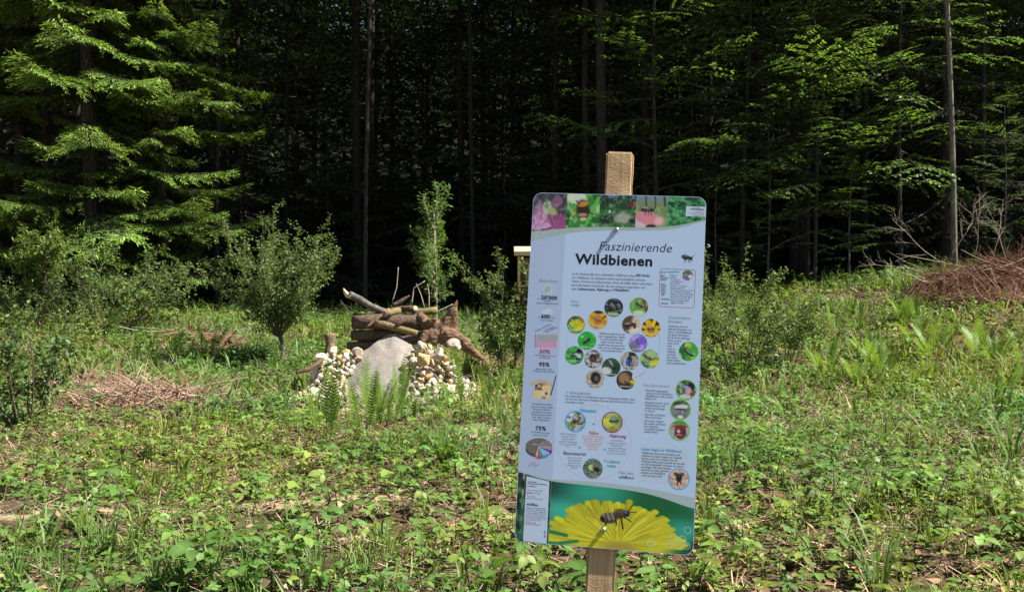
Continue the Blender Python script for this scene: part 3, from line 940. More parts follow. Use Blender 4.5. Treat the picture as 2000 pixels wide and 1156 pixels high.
def fern(x, y, n, L, label, group=None, upright=False, seed=0, lean=None):
    r = np.random.default_rng(seed + 900)
    e = empty('fern', (x, y, gh(x, y)))
    for i in range(n):
        az = i * 2 * PI / n + r.uniform(-.4, .4)
        lib = FRU if upright else FR
        o = obj('frond', lib[int(r.integers(len(lib)))], M_fern, e, loc=(math.cos(az) * .03, math.sin(az) * .03, -.01))
        o.rotation_euler = (0, r.uniform(.02, .38) if upright else r.uniform(.1, .6), az)
        s = L * r.uniform(.75, 1.1); o.scale = (s, s, s)
    tag(e, label, 'fern', group)
fern(gx(637, 6.6), 6.6, 6, .66, 'tall upright fern on brown stems, set apart from the fern clump below the mound', upright=True, seed=1)
fern(gx(715, 6.75), 6.75, 7, .68, 'tall upright fern clump on brown stems in front of the sand mound', 'upright ferns in front of the mound', upright=True, seed=2)
fern(gx(752, 6.85), 6.85, 7, .66, 'tall upright fern clump on brown stems in front of the sand mound', 'upright ferns in front of the mound', upright=True, seed=3)
fern(gx(780, 7.4), 7.4, 5, .6, 'tall upright fern clump on brown stems in front of the sand mound', 'upright ferns in front of the mound', upright=True, seed=4)
fern(gx(905, 7.9), 7.9, 3, .62, 'fern with one broad frond in front of the right stone heap', seed=5, upright=True)
fern(gx(950, 7.6), 7.6, 4, .5, 'small fern between the broad-fronded fern and the sign', seed=6, upright=True)
fern(gx(345, 12.0), 12.0, 5, .62, 'fern beside the hawthorn bush, at the foot of the shady shrub', 'ferns by the hawthorn', seed=7)
fern(gx(410, 12.2), 12.2, 5, .6, 'fern beside the hawthorn bush, at the foot of the shady shrub', 'ferns by the hawthorn', seed=8)
rr = np.random.default_rng(14)
for i in range(34):
    px = rr.uniform(1600, 2080); Y = rr.uniform(9.8, 14.6) if px < 1800 else rr.uniform(8.5, 13.6)
    fern(gx(px, Y), Y, int(rr.integers(5, 8)), rr.uniform(.28, .56), 'light green fern in the fern bed below the red brush heap', 'ferns below the brush heap', seed=20 + i, upright=bool(i % 3 == 0))

# ------------------------------------------------------------------ foreground brambles with single leaves
LEAFM = []
for i in range(6):
    r = np.random.default_rng(300 + i)
    V, F, K = trifoliate(r, .066, 0, 3 if i < 4 else 5)
    LEAFM.append(tri_mesh('bramble_leaf', V, F, K * np.array([.10, .195, .042]) * r.uniform(.85, 1.2)))
YOUNG = []
for i in range(2):
    r = np.random.default_rng(330 + i)
    V, F, K = trifoliate(r, .06, 0, 3)
    YOUNG.append(tri_mesh('bramble_leaf', V, F, K * np.array([.19, .26, .05])))
def bramble(x, y, L, n, lean, seed, label, group, leafscale=1.0):
    r = np.random.default_rng(seed)
    e = empty('bramble_plant', (x, y, gh(x, y)))
    az = r.uniform(0, 6.28)
    m = 7; t = np.linspace(0, 1, m)
    pts = np.stack([math.cos(az) * lean * L * t ** 1.5, math.sin(az) * lean * L * t ** 1.5, L * (t - .35 * lean * t * t)], 1)
    pts[0, 2] -= .03
    obj('stem', tri_mesh('stem', *tube(pts, np.linspace(.005, .002, m), 5, False), smooth=True), M_twig, e)
    for i in range(n):
        u = .25 + .75 * (i + r.random() * .6) / n
        q = np.array([np.interp(u, t, pts[:, k]) for k in range(3)])
        lm = LEAFM[int(r.integers(6))] if r.random() < .82 else YOUNG[int(r.integers(2))]
        o = obj('leaf', lm, M_leaf, e, loc=q)
        o.rotation_euler = (r.normal(0, .25), r.uniform(-.35, .3), i * 2.4 + r.uniform(-.5, .5))
        s = leafscale * r.uniform(.65, 1.3); o.scale = (s, s, s)
    tag(e, label, 'bramble', group)
rr = np.random.default_rng(15)
k = 0
while k < 54:
    Y = 3.15 + 3.2 * rr.random() ** 1.5; px = rr.uniform(-60, 2060); x = gx(px, Y)
    if sand_mask(np.array([x]), np.array([Y]))[0] > .5: continue
    if abs(x - .3) < .2 and Y < 3.2: continue
    bramble(x, Y, rr.uniform(.14, .36), int(rr.integers(6, 11)), rr.uniform(.2, .9), 400 + k, 'leafy bramble shoot in the foreground of the clearing', 'foreground bramble shoots', rr.uniform(.45, .9))
    k += 1
bramble(gx(1075, 2.95), 2.95, .33, 8, .5, 501, 'bramble shoot with broad leaves touching the lower left corner of the sign', None, 1.1)
bramble(gx(990, 3.2), 3.2, .3, 8, .4, 502, 'bramble shoot with large toothed leaves left of the sign foot', None, 1.3)

# grass clumps
def grass_clump(x, y, n, L, wd, label, seed, group=None):
    r = np.random.default_rng(seed); A = Acc()
    for i in range(n):
        l = L * r.uniform(.5, 1.15); az = r.uniform(0, 6.28); o_ = r.uniform(.1, .8)
        d = np.array([math.cos(az), math.sin(az), 0]); s = np.array([-d[1], d[0], 0]) * wd * r.uniform(.6, 1.2)
        b = d * r.uniform(0, .05)
        P = [b + d * l * o_ * q ** 2 + np.array([0, 0, l * (q - .45 * o_ * q * q)]) for q in (0, .35, .7, 1)]
        V = [P[0] - s, P[0] + s, P[1] + s, P[1] - s, P[2] + s * .7, P[2] - s * .7, P[3]]
        A.add(V, [(0, 1, 2), (0, 2, 3), (3, 2, 4), (3, 4, 5), (5, 4, 6)], np.array([.10, .18, .045]) * r.uniform(.75, 1.25))
    o = obj('grass_tuft', A.mesh('grass_tuft'), M_leaf, loc=(x, y, gh(x, y) - .01))
    tag(o, label, 'grass tuft', group)
grass_clump(gx(872, 5.7), 5.7, 70, .36, .0055, 'dark bushy grass tuft on bare soil left of the sign', 1)
for i, (px, Y) in enumerate([(120, 3.35), (300, 3.4), (480, 3.3), (30, 3.5), (620, 3.5), (200, 3.9)]):
    grass_clump(gx(px, Y), Y, 60, .22, .0026, 'fine grass tuft in the grassy foreground below the sand patch', 10 + i, 'fine grass tufts')
grass_clump(gx(1720, 3.5), 3.5, 14, .4, .006, 'few long arching grass blades between the foreground brambles', 30)
grass_clump(gx(1975, 6.0), 6.0, 16, .42, .009, 'broad upright grass leaves below the fern bed', 31)

# ------------------------------------------------------------------ sand mound
def mound():
    cx, cy_ = gx(768, 9.95), 9.95
    n = 64; A = Acc()
    xs = np.linspace(-.95, .95, n); X, Y = np.meshgrid(xs, xs, indexing='ij')
    wx, wy = X + cx, Y + cy_
    ang = np.arctan2(Y, X)
    rx = np.where(X < 0, .80, .70); ry = np.where(Y < 0, .90, .45)
    d = np.hypot(X / rx, Y / ry) * (1 + .07 * np.sin(3 * ang + 1) + .05 * np.sin(5 * ang))
    d = d + (fbm(X * 5 + 9, Y * 5 + 2, 3) - .5) * .12
    h = .70 * np.clip(1 - d, -.25, 1)
    h = .62 - .5 * (np.sqrt((.62 - h) ** 2 + .02 ** 2) + (.62 - h))          # rounded, slightly flat top
    h += (fbm(X * 16, Y * 16, 3) - .5) * .035 + (fbm(X * 40, Y * 40, 2) - .5) * .016
    for (a, b, q, dep) in ((-.05, -.14, .03, .03), (.06, -.2, .022, .025), (-.22, -.3, .025, .02)):
        h -= dep * np.exp(-((X - a) ** 2 + (Y - b) ** 2) / q ** 2)
    Z = ground_h(wx, wy) + h - .03
    V = np.stack([X, Y, Z - gh(cx, cy_)], -1).reshape(-1, 3)
    i, j = np.meshgrid(np.arange(n - 1), np.arange(n - 1), indexing='ij'); a = (i * n + j).ravel()
    me = tri_mesh('sand_mound', V, np.stack([a, a + n, a + n + 1, a + 1], -1), smooth=True)
    m, nt, out = new_mat('grey_sand')
    tc = N(nt, 'TexCoord'); n1 = noise_node(nt, 70, 6, .75, tc.outputs['Object']); n2 = noise_node(nt, 7, 4, .6, tc.outputs['Object'])
    r1 = ramp(nt, [(.3, (.12, .10, .08)), (.46, (.31, .28, .245)), (.7, (.48, .44, .39))], n1.outputs['Fac'])
    r2 = ramp(nt, [(.35, (.8, .78, .75)), (.65, (1, 1, 1))], n2.outputs['Fac'])
    mx = N(nt, 'MixRGB', blend_type='MULTIPLY'); mx.inputs[0].default_value = 1
    nt.links.new(r1.outputs[0], mx.inputs[1]); nt.links.new(r2.outputs[0], mx.inputs[2])
    p = N(nt, 'BsdfPrincipled'); p.inputs['Roughness'].default_value = .95; p.inputs['Specular IOR Level'].default_value = .1
    nt.links.new(mx.outputs[0], p.inputs['Base Color'])
    nt.links.new(bump(nt, n1.outputs['Fac'], .9, .03).outputs[0], p.inputs['Normal'])
    nt.links.new(p.outputs[0], out.inputs[0])
    o = obj('sand_mound', me, m, loc=(cx, cy_, gh(cx, cy_)))
    tag(o, 'heap of grey gritty sand between two stone heaps', 'sand heap')
    def hh(x, y):
        ii = np.clip(((x - cx + .95) / 1.9 * (n - 1)), 0, n - 1).round().astype(int); jj = np.clip(((y - cy_ + .95) / 1.9 * (n - 1)), 0, n - 1).round().astype(int)
        return np.where((abs(x - cx) < .95) & (abs(y - cy_) < .95), Z[ii, jj], -1)
    return hh
mound_h = mound()

# ------------------------------------------------------------------ stones
def stone_mat():
    m, nt, out = new_mat('limestone')
    oi = N(nt, 'ObjectInfo'); tc = N(nt, 'TexCoord')
    r = ramp(nt, [(0, (.66, .62, .52)), (.18, (.66, .57, .42)), (.34, (.50, .34, .16)), (.48, (.62, .53, .38)), (.6, (.36, .31, .26)), (.75, (.55, .38, .2)), (.88, (.66, .62, .53)), (1, (.44, .36, .27))], oi.outputs['Random'])
    n = noise_node(nt, 22, 6, .7, tc.outputs['Object'])
    rr_ = ramp(nt, [(.3, (.5, .42, .32)), (.55, (1, 1, 1)), (.8, (1.1, 1.05, .95))], n.outputs['Fac'])
    mx = N(nt, 'MixRGB', blend_type='MULTIPLY'); mx.inputs[0].default_value = .85
    nt.links.new(r.outputs[0], mx.inputs[1]); nt.links.new(rr_.outputs[0], mx.inputs[2])
    p = N(nt, 'BsdfPrincipled'); p.inputs['Roughness'].default_value = .9; p.inputs['Specular IOR Level'].default_value = .2
    nt.links.new(mx.outputs[0], p.inputs['Base Color'])
    nt.links.new(bump(nt, n.outputs['Fac'], .6, .01).outputs[0], p.inputs['Normal'])
    nt.links.new(p.outputs[0], out.inputs[0]); return m
M_stone = stone_mat()
def rock_mesh(seed):
    r = np.random.default_rng(seed); bm = bmesh.new()
    bmesh.ops.create_icosphere(bm, subdivisions=3, radius=1)
    V = np.array([v.co for v in bm.verts]) * np.array([1, r.uniform(.65, .95), r.uniform(.55, .85)])
    for _ in range(16):
        nn = r.normal(0, 1, 3); nn /= np.linalg.norm(nn); dd = r.uniform(.42, .74)
        over = V @ nn - dd; V = V - np.outer(np.clip(over, 0, None) * .99, nn)
    V += np.array([mnoise.noise_vector(Vector(v * 4 + seed)) for v in V]) * .05
    for v, c in zip(bm.verts, V): v.co = c
    me = bpy.data.meshes.new('rubble_stone'); bm.to_mesh(me); bm.free()
    return me
ROCKS = [rock_mesh(i) for i in range(9)]
def stone(p, s, r, label, group, name='rubble_stone'):
    o = obj(name, ROCKS[int(r.integers(9))], M_stone, loc=p, rot=tuple(r.uniform(0, 6.28, 3)))
    o.scale = (s, s, s); tag(o, label, 'stone', group)
def heap(poly, n, hfun, label, group, seed, smin=.026, smax=.088):
    """poly in photo-like plan coordinates: list of ellipses (x, y, rx, ry, height)"""
    r = np.random.default_rng(seed); placed = []
    tries = 0
    while len(placed) < n and tries < 6000:
        tries += 1
        cx, cy_, rx, ry, hh = poly[int(r.integers(len(poly)))]
        a, q = r.uniform(0, 6.28), math.sqrt(r.random())
        x, y = cx + math.cos(a) * q * rx, cy_ + math.sin(a) * q * ry
        s = smin + (smax - smin) * r.random() ** 1.6
        z0 = max(gh(x, y), float(mound_h(np.array([x]), np.array([y]))[0])) if hfun is None else gh(x, y)
        z = z0 + s * .35 + hh * max(0, 1 - q * q) * r.uniform(.55, 1.0)
        p = np.array([x, y, z])
        if any(np.linalg.norm(p - pp) < .56 * (s + ss) for pp, ss in placed): continue
        placed.append((p, s))
        stone(p, s, r, label, group)
    # bigger core stones so nothing floats
    return placed
heap([(gx(643, 9.7), 9.70, .30, .24, .20), (gx(640, 9.7), 9.70, .28, .22, .24), (gx(603, 9.5), 9.42, .24, .18, .07), (gx(640, 9.45), 9.4, .2, .15, .10), (gx(585, 9.35), 9.35, .22, .15, .04)], 225, None,
     'pale limestone rubble stone heaped beside the sawn stump', 'stones of the heap by the stump', 1, .032, .09)
heap([(gx(868, 9.7), 9.68, .36, .24, .28), (gx(868, 9.7), 9.65, .34, .22, .24), (gx(880, 9.4), 9.38, .28, .18, .12), (gx(820, 9.55), 9.45, .14, .18, .14), (gx(920, 9.6), 9.55, .14, .2, .06)], 165, None,
     'pale limestone rubble stone heaped in front of the old root stump', 'stones of the heap by the root stump', 2)
r = np.random.default_rng(4)
for (px, py, Y, s, lab) in [(886, 674, 9.6, .105, 'broad ochre stone on top of the heap by the root stump'), (628, 700, 9.62, .09, 'large ochre block in the heap by the sawn stump'),
                            (697, 688, 9.7, .062, 'rounded yellow stone between the sand mound and the sawn stump'), (858, 692, 9.45, .085, 'large pale yellow stone leaning in the heap by the root stump'),
                            (826, 702, 9.38, .10, 'flat brown weathered stone where the sand mound meets the stones')]:
    p = at(px, py, Y); stone(p, s, r, lab, None, 'stone_block')

# ------------------------------------------------------------------ logs and sticks
def log(name, px_pts, Y, radii, label, cat='log', mat=None, ends=(True, True), seed=0, sides=12, wob=.06, cutmat=None, parts=None):
    """px_pts: photo-plane points; Y one depth or one for each point"""
    mat = mat or M_bark_log; cutmat = cutmat or M_cut
    Ys = Y if isinstance(Y, (list, tuple)) else [Y] * len(px_pts)
    P = np.array([at(px, py, yy_) for (px, py), yy_ in zip(px_pts, Ys)])
    # resample smoothly
    m = 4 * (len(P) - 1) + 1
    u = np.linspace(0, len(P) - 1, m)
    Q = np.stack([np.interp(u, range(len(P)), P[:, k]) for k in range(3)], 1)
    R = np.interp(u, range(len(P)), radii)
    c = Q.mean(0); x = Q[-1] - Q[0]; L = np.linalg.norm(x)
    az = math.atan2(x[1], x[0]); el = math.asin(x[2] / L)
    Mw = Rz(az) @ Ry(-el)                      # local x runs along the log
    loc = (Q - c) @ Mw
    e = empty(name, c); e.rotation_euler = Matrix(Mw.tolist()).to_euler()
    V, F = tube(loc, R, sides, True, wob, seed)
    V = V + np.array([mnoise.noise_vector(Vector(v * 14 + seed)) for v in V]) * R.mean() * .12
    obj('bark', tri_mesh('bark', V, F, smooth=True), mat, e)
    for k, en in enumerate(ends):
        if not en: continue
        i = 0 if k == 0 else -1
        d = (loc[1] - loc[0]) if k == 0 else (loc[-2] - loc[-1]); d /= np.linalg.norm(d)
        tv, tf = tube([loc[i] - d * .004, loc[i] + d * .01], [R[i] * .93, R[i] * .93], sides, True)
        cc = loc[i] - d * .004
        o = obj('sawn_end', tri_mesh('sawn_end', tv - cc, tf), cutmat, e, loc=cc)
    if parts:
        for (nm, pp, yy_, rr_, mt) in parts:
            PP = np.array([at(a, b, yy_) for a, b in pp]); ll = (PP - c) @ Mw
            obj(nm, tri_mesh(nm, *tube(ll, rr_, 8, True, .08, seed + 3), smooth=True), mt, e)
    tag(e, label, cat)
    return e
log('log', [(689, 627), (757, 629), (826, 631)], 10.05, [.078, .08, .082], 'thickest brown log lying along the top of the log pile', seed=1, cutmat=M_cut_old)
log('log', [(687, 655), (750, 653), (800, 652)], 10.08, [.055, .056, .057], 'dark log under the thickest log of the pile', seed=2, cutmat=M_cut_old)
log('log', [(679, 677), (730, 675), (800, 673)], 10.08, [.05, .05, .05], 'lowest dark log of the pile, half behind the sand mound', seed=3, cutmat=M_cut_old)
log('log', [(700, 664), (820, 660)], 10.25, [.07, .07], 'hidden dark log at the back of the pile below the root stump', seed=4, cutmat=M_cut_old)
log('log', [(735, 630), (771, 640), (814, 651)], [9.93, 9.9, 9.9], [.036, .036, .033], 'mossy branch with a side stub lying across the front of the log pile', 'branch', M_bark_moss, seed=5,
    parts=[('side_stub', [(771, 640), (780, 632), (789, 623)], 9.88, [.022, .019, .017], M_bark_log)], cutmat=M_cut_old)
log('broken_branch', [(682, 575), (704, 585), (727, 600), (752, 610)], [10.0, 10.0, 10.05, 10.1], [.036, .036, .033, .036], 'thick grey branch with a splintered pale tip sticking up from the log pile', 'branch', M_bark_grey, (False, True), 6,
    parts=[('splintered_tip', [(686, 578), (678, 576), (673, 568), (671, 563)], 10.0, [.034, .028, .017, .004], M_cut)])
log('log', [(752, 613), (778, 606)], [9.92, 10.15], [.036, .038], 'short mossy log end pointing out of the top of the pile', 'log', M_bark_moss, seed=7, cutmat=M_cut_old)
log('log', [(775, 603), (811, 603)], [10.25, 10.08], [.032, .033], 'short log with a fresh round sawn face on top of the pile', seed=8)
log('log', [(806, 611), (852, 606)], [10.2, 10.25], [.04, .042], 'moss-spotted log beside the root stump on the pile', 'log', M_bark_moss, seed=9, cutmat=M_cut_old)
log('split_wood', [(768, 598), (785, 588), (800, 577)], 10.22, [.034, .026, .006], 'dark pointed split of wood standing on the log pile', 'wood piece', M_bark_log, (False, False), 10)
log('log', [(830, 655), (790, 664), (745, 668)], [9.97, 9.98, 10.02], [.045, .048, .05], 'rough dark log wedged between the sand mound and the root stump', seed=21, cutmat=M_cut_old)
log('branch', [(700, 616), (735, 612), (790, 618), (826, 612)], [10.15, 10.12, 10.1, 10.12], [.016, .02, .02, .014], 'thin crooked branch lying along the top of the thickest log', 'branch', M_bark_log, (False, False), 22, 8)
log('branch', [(716, 640), (742, 618), (760, 603)], [9.95, 10.0, 10.1], [.013, .016, .012], 'short thin branch leaning against the thickest log', 'branch', M_bark_moss, (False, False), 23, 8)
log('sawn_stump', [(646, 704), (645, 690), (644, 672), (644, 652)], 9.85, [.085, .062, .052, .052], 'sawn stump standing upright among the stones', 'stump', M_bark_moss, (False, True), 11, cutmat=M_cut_old)
log('root_branch', [(577, 728), (600, 722), (618, 711), (632, 700)], [9.3, 9.32, 9.38, 9.45], [.014, .022, .022, .016], 'smooth tan root lying over the stones by the sawn stump', 'root', M_root, (False, False), 12)
for i, (pp, Y, r0, lab) in enumerate([([(665, 586), (677, 602), (690, 618)], 10.0, .010, 'thin bare stick leaning out beside the splintered branch'),
        ([(778, 522), (775, 560), (766, 590)], 10.4, .006, 'longest thin stick rising from the middle of the pile'),
        ([(830, 549), (808, 563), (804, 595)], 10.4, .007, 'bent thin stick above the round sawn log'),
        ([(813, 554), (822, 575), (829, 600)], 10.45, .005, 'thin dark stick beside the bent stick'),
        ([(835, 554), (838, 575), (838, 602)], 10.42, .006, 'pale thin stick beside the willow sapling stem'),
        ([(884, 594), (868, 602), (852, 610)], 10.35, .008, 'pale stick pointing to the fin of the root stump')]):
    log('stick', pp, Y, [r0 * .6, r0, r0], lab, 'stick', M_paletwig, (False, False), 30 + i, 5, 0)

# old root stump: swept roots fused into one piece
def root_stump():
    c = np.array(at(850, 650, 10.0))
    limbs = [([(850, 640), (866, 640), (880, 616), (889, 596), (893, 584)], [10.0, 9.98, 9.96, 9.95, 9.95], [.10, .085, .05, .03, .008]),
             ([(888, 652), (886, 628), (889, 605), (893, 588)], [9.97, 9.96, 9.95, 9.95], [.06, .045, .03, .010]),
             ([(858, 650), (870, 628), (882, 604)], [9.97, 9.98, 9.97], [.08, .055, .02]),
             ([(866, 652), (896, 662), (918, 680)], [9.93, 9.86, 9.76], [.085, .07, .05]),
             ([(850, 645), (880, 655), (905, 674), (925, 688), (944, 702)], [10.0, 9.95, 9.85, 9.75, 9.68], [.10, .085, .06, .05, .025]),
             ([(850, 640), (832, 632), (822, 618), (818, 610)], [10.0, 10.0, 10.0, 10.02], [.10, .07, .045, .02]),
             ([(850, 648), (832, 656), (822, 668)], [10.0, 9.92, 9.88], [.09, .065, .045]),
             ([(848, 640), (838, 630), (852, 622)], [10.0, 9.93, 9.9], [.07, .05, .02]),
             ([(855, 655), (872, 668), (885, 676)], [9.95, 9.86, 9.8], [.08, .05, .02]),
             ([(840, 650), (850, 665), (846, 674)], [9.95, 9.88, 9.86], [.07, .05, .03])]
    A = Acc()
    for k, (pp, Ys, rr_) in enumerate(limbs):
        P = np.array([at(a, b, y) for (a, b), y in zip(pp, Ys)]) - c
        m = 3 * (len(P) - 1) + 1; u = np.linspace(0, len(P) - 1, m)
        Q = np.stack([np.interp(u, range(len(P)), P[:, i]) for i in range(3)], 1)
        A.add(*tube(Q, np.interp(u, range(len(P)), rr_), 10, True, .1, k))
    tmp = bpy.data.objects.new('tmp', A.mesh('tmp')); C.objects.link(tmp)
    md = tmp.modifiers.new('r', 'REMESH'); md.mode = 'VOXEL'; md.voxel_size = .011
    dg = bpy.context.evaluated_depsgraph_get()
    me = bpy.data.meshes.new_from_object(tmp.evaluated_get(dg)); me.name = 'root_stump'
    bpy.data.objects.remove(tmp, do_unlink=True)
    n = len(me.vertices); co = np.zeros(n * 3); me.vertices.foreach_get('co', co); no = np.zeros(n * 3)
    me.vertex_normals.foreach_get('vector', no); co = co.reshape(-1, 3); no = no.reshape(-1, 3)
    ridge = np.array([mnoise.turbulence(Vector((v[0] * 9, v[1] * 9, v[2] * 9)), 3, True) for v in co])
    fine = np.array([mnoise.noise(Vector(v * 60)) for v in co])
    co += no * ((ridge - .6)[:, None] * .016 + fine[:, None] * .005)
    me.vertices.foreach_set('co', co.ravel()); me.update()
    for p in me.polygons: p.use_smooth = True
    me.materials.clear()
    tag(obj('root_stump', me, M_root, loc=c), 'old red-brown root stump with an upright fin and a long sloping root', 'root stump')
root_stump()

# ------------------------------------------------------------------ brush piles
def stick_v(r, p, d, L, r0, bend, A, col, nseg=4, sides=3):
    d = np.array(d, float); d /= np.linalg.norm(d)
    q = np.cross(d, r.normal(0, 1, 3)); q /= np.linalg.norm(q)
    t = np.linspace(0, 1, nseg + 1)
    P = np.array(p) + np.outer(t * L, d) + np.outer((t - .5) ** 2 * -bend * L, q)
    V, F = tube(P, np.linspace(r0, r0 * .45, nseg + 1), sides, False)
    A.add(V, F, np.array(col) * r.uniform(.7, 1.25))
def brush_pile(name, x, y, rx, ry, h, n, cols, label, seed, r0=(.002, .006), Ls=(.2, .8), dome=False, branches=10, needles=0, bcol=(.42, .31, .23)):
    r = np.random.default_rng(seed); A = Acc()
    e = empty(name, (x, y, gh(x, y)))
    z00 = gh(x, y)
    lobes = [(r.uniform(-.5, .5) * rx, r.uniform(-.4, .4) * ry, r.uniform(.45, .75), r.uniform(.6, 1.0)) for _ in range(6)]
    def top(px_, py_):
        if dome:
            return h * max([0] + [hh_ * (1 - math.hypot((px_ - a_) / (rx * q_), (py_ - b_) / (ry * q_)) ** 1.6) for a_, b_, q_, hh_ in lobes])
        q = min(1, math.hypot(px_ / rx, py_ / ry)); return h * ((1 - q * q) * (.72 + .5 * float(fbm(np.array([px_ * 2.2 + seed]), np.array([py_ * 2.2]), 2)[0])) if dome else (1 - q) ** .7 * .9)
    for i in range(n):
        a, q = r.uniform(0, 6.28), math.sqrt(r.random())
        px_, py_ = math.cos(a) * q * rx, math.sin(a) * q * ry
        z = gh(x + px_, y + py_) - z00 + top(px_, py_) * r.uniform(.35, 1.02) + .01
        az = r.uniform(0, 6.28)
        el = r.normal(0, .3)
        d = np.array([math.cos(az) * math.cos(el), math.sin(az) * math.cos(el) * .8, math.sin(el)])
        if dome:      # twigs hang down over the dome
            gxn, gyn = px_ / rx ** 2, py_ / ry ** 2
            d = d + np.array([0, 0, -1]) * (d[0] * gxn + d[1] * gyn) * h * 1.6
        L = r.uniform(*Ls)
        cst = d / np.linalg.norm(d) * L * .5
        stick_v(r, np.array([px_, py_, max(z, .01)]) - cst * [1, 1, .6], d, L, r.uniform(*r0), r.uniform(-.5, .7), A, cols[int(r.integers(len(cols)))])
    if needles:
        P = []
        for i in range(needles):
            a, q = r.uniform(0, 6.28), math.sqrt(r.random()); px_, py_ = math.cos(a) * q * rx * .97, math.sin(a) * q * ry * .97
            P.append((px_, py_, gh(x + px_, y + py_) - z00 + top(px_, py_) * r.uniform(.55, .98)))
        P = np.array(P); D = r.normal(0, 1, P.shape) * [1, 1, .6]; Nn = r.normal(0, .7, P.shape) + [0, -.4, 1]
        tv, tf = leaflet(1, .16, 2, .2, .3)
        V, F, K = spread(tv, tf, np.ones((4, 3)), frame(D, Nn) * r.uniform(.04, .11, len(P))[:, None, None], P, np.array(cols[0]) * r.uniform(.4, 1.3, (len(P), 1)))
        A.add(V, F, K)
    o = obj('twigs', A.mesh('twigs'), M_redtwig, e); o['kind'] = 'stuff'
    for i in range(branches):
        B = Acc(); a = r.uniform(0, 6.28); q = math.sqrt(r.random()) * .85
        px_, py_ = math.cos(a) * q * rx, math.sin(a) * q * ry
        az = r.uniform(0, 6.28) if not dome else r.uniform(-.7, .7) + (PI if r.random() < .5 else 0)
        el = r.uniform(.0, .18) if not dome else r.uniform(.0, .5)
        stick_v(r, (px_, py_, gh(x + px_, y + py_) - z00 + top(px_, py_) * .8 + .02), (math.cos(az), math.sin(az) * .6, math.sin(el)), r.uniform(.4, .9) * (1 if not dome else 1.3), r.uniform(.003, .012), r.uniform(-.4, .6), B, (1, 1, 1), 6, 5)
        obj('branch', B.mesh('branch', True), M_paletwig, e)
    tag(e, label, 'brush pile')
    return e
TAN = [(.32, .21, .145), (.22, .135, .09), (.44, .33, .235), (.27, .14, .09)]
RED = [(.17, .075, .045), (.22, .11, .068), (.13, .06, .038), (.30, .19, .125)]
brush_pile('brush_pile', gx(290, 8.8), 8.8, .80, .62, .26, 1300, TAN, 'flat pile of cut dry sticks beside the dark leafy bush', 71, (.002, .007), (.2, .75), False, 16)
brush_pile('brush_pile', gx(175, 9.9), 9.9, .6, .38, .26, 500, TAN, 'low strip of dry sticks behind the flat stick pile', 72, (.002, .006), (.2, .6), False, 5)
brush_pile('brush_pile', gx(432, 13.2), 13.2, .34, .3, .22, 320, [(.33, .2, .13), (.26, .13, .08), (.40, .28, .18)], 'small reddish brush pile behind the hawthorn bush', 73, (.003, .006), (.2, .6), False, 4)
brush_pile('brush_heap', gx(1895, 14.6), 14.6, 1.0, .75, .62, 1700, RED, 'domed heap of red-brown dead conifer branches in front of the bare trunk', 74, (.003, .007), (.25, .9), True, 16, 6000)
brush_pile('brush_heap', gx(2080, 15.2), 15.2, 1.0, .8, .78, 900, RED, 'second red-brown brush heap adjoining the domed one, toward the forest', 75, (.003, .007), (.25, .9), True, 10, 3500)
brush_pile('brush_pile', gx(370, 13.6), 13.6, .35, .3, .25, 260, RED, 'small rusty twig pile in the shade behind the two ferns', 76, (.003, .006), (.2, .6), False, 3)
# dead bare branches standing behind the heap
for i, (px, py, Y, L, dx) in enumerate([(1835, 470, 15.3, 1.0, -.8), (1800, 490, 15.2, .8, -.9), (1905, 455, 15.5, .9, .5), (1940, 460, 15.5, 1.0, .15), (1965, 470, 15.6, .9, -.3), (1860, 455, 15.2, 1.0, .95)]):
    r = np.random.default_rng(90 + i); segs = grow(r, (0, 0, 0), (dx, .1, 1 if i > 1 else .45), L, .0055, 7, .12, -.03, [(6, .5, .7, .15), (3, .5, .7, .2)], [])
    A = Acc()
    for pts, rad, lv in segs: A.add(*tube(pts, rad, 4, False))
    p = at(px, py + 40, Y)
    tag(obj('dead_branch', A.mesh('dead_branch', True), M_paletwig, loc=p), 'bare pale dead branch sticking out of the red brush heap', 'branch', 'dead branches in the brush heap')
# loose sticks on the clearing floor
rr = np.random.default_rng(16)
for i in range(22):
    Y = 3.3 + 7 * rr.random(); px = rr.uniform(0, 2000); x = gx(px, Y); B = Acc()
    a = rr.uniform(0, PI)
    stick_v(rr, (0, 0, 0), (math.cos(a), math.sin(a), rr.uniform(.0, .25)), rr.uniform(.25, .7), rr.uniform(.003, .007), rr.uniform(-.3, .4), B, (1, 1, 1), 6, 5)
    tag(obj('fallen_stick', B.mesh('fallen_stick', True), M_paletwig if i % 2 else M_twig, loc=(x, Y, gh(x, Y) + .02)), 'thin dry stick lying among the low plants', 'stick', 'sticks on the clearing floor')

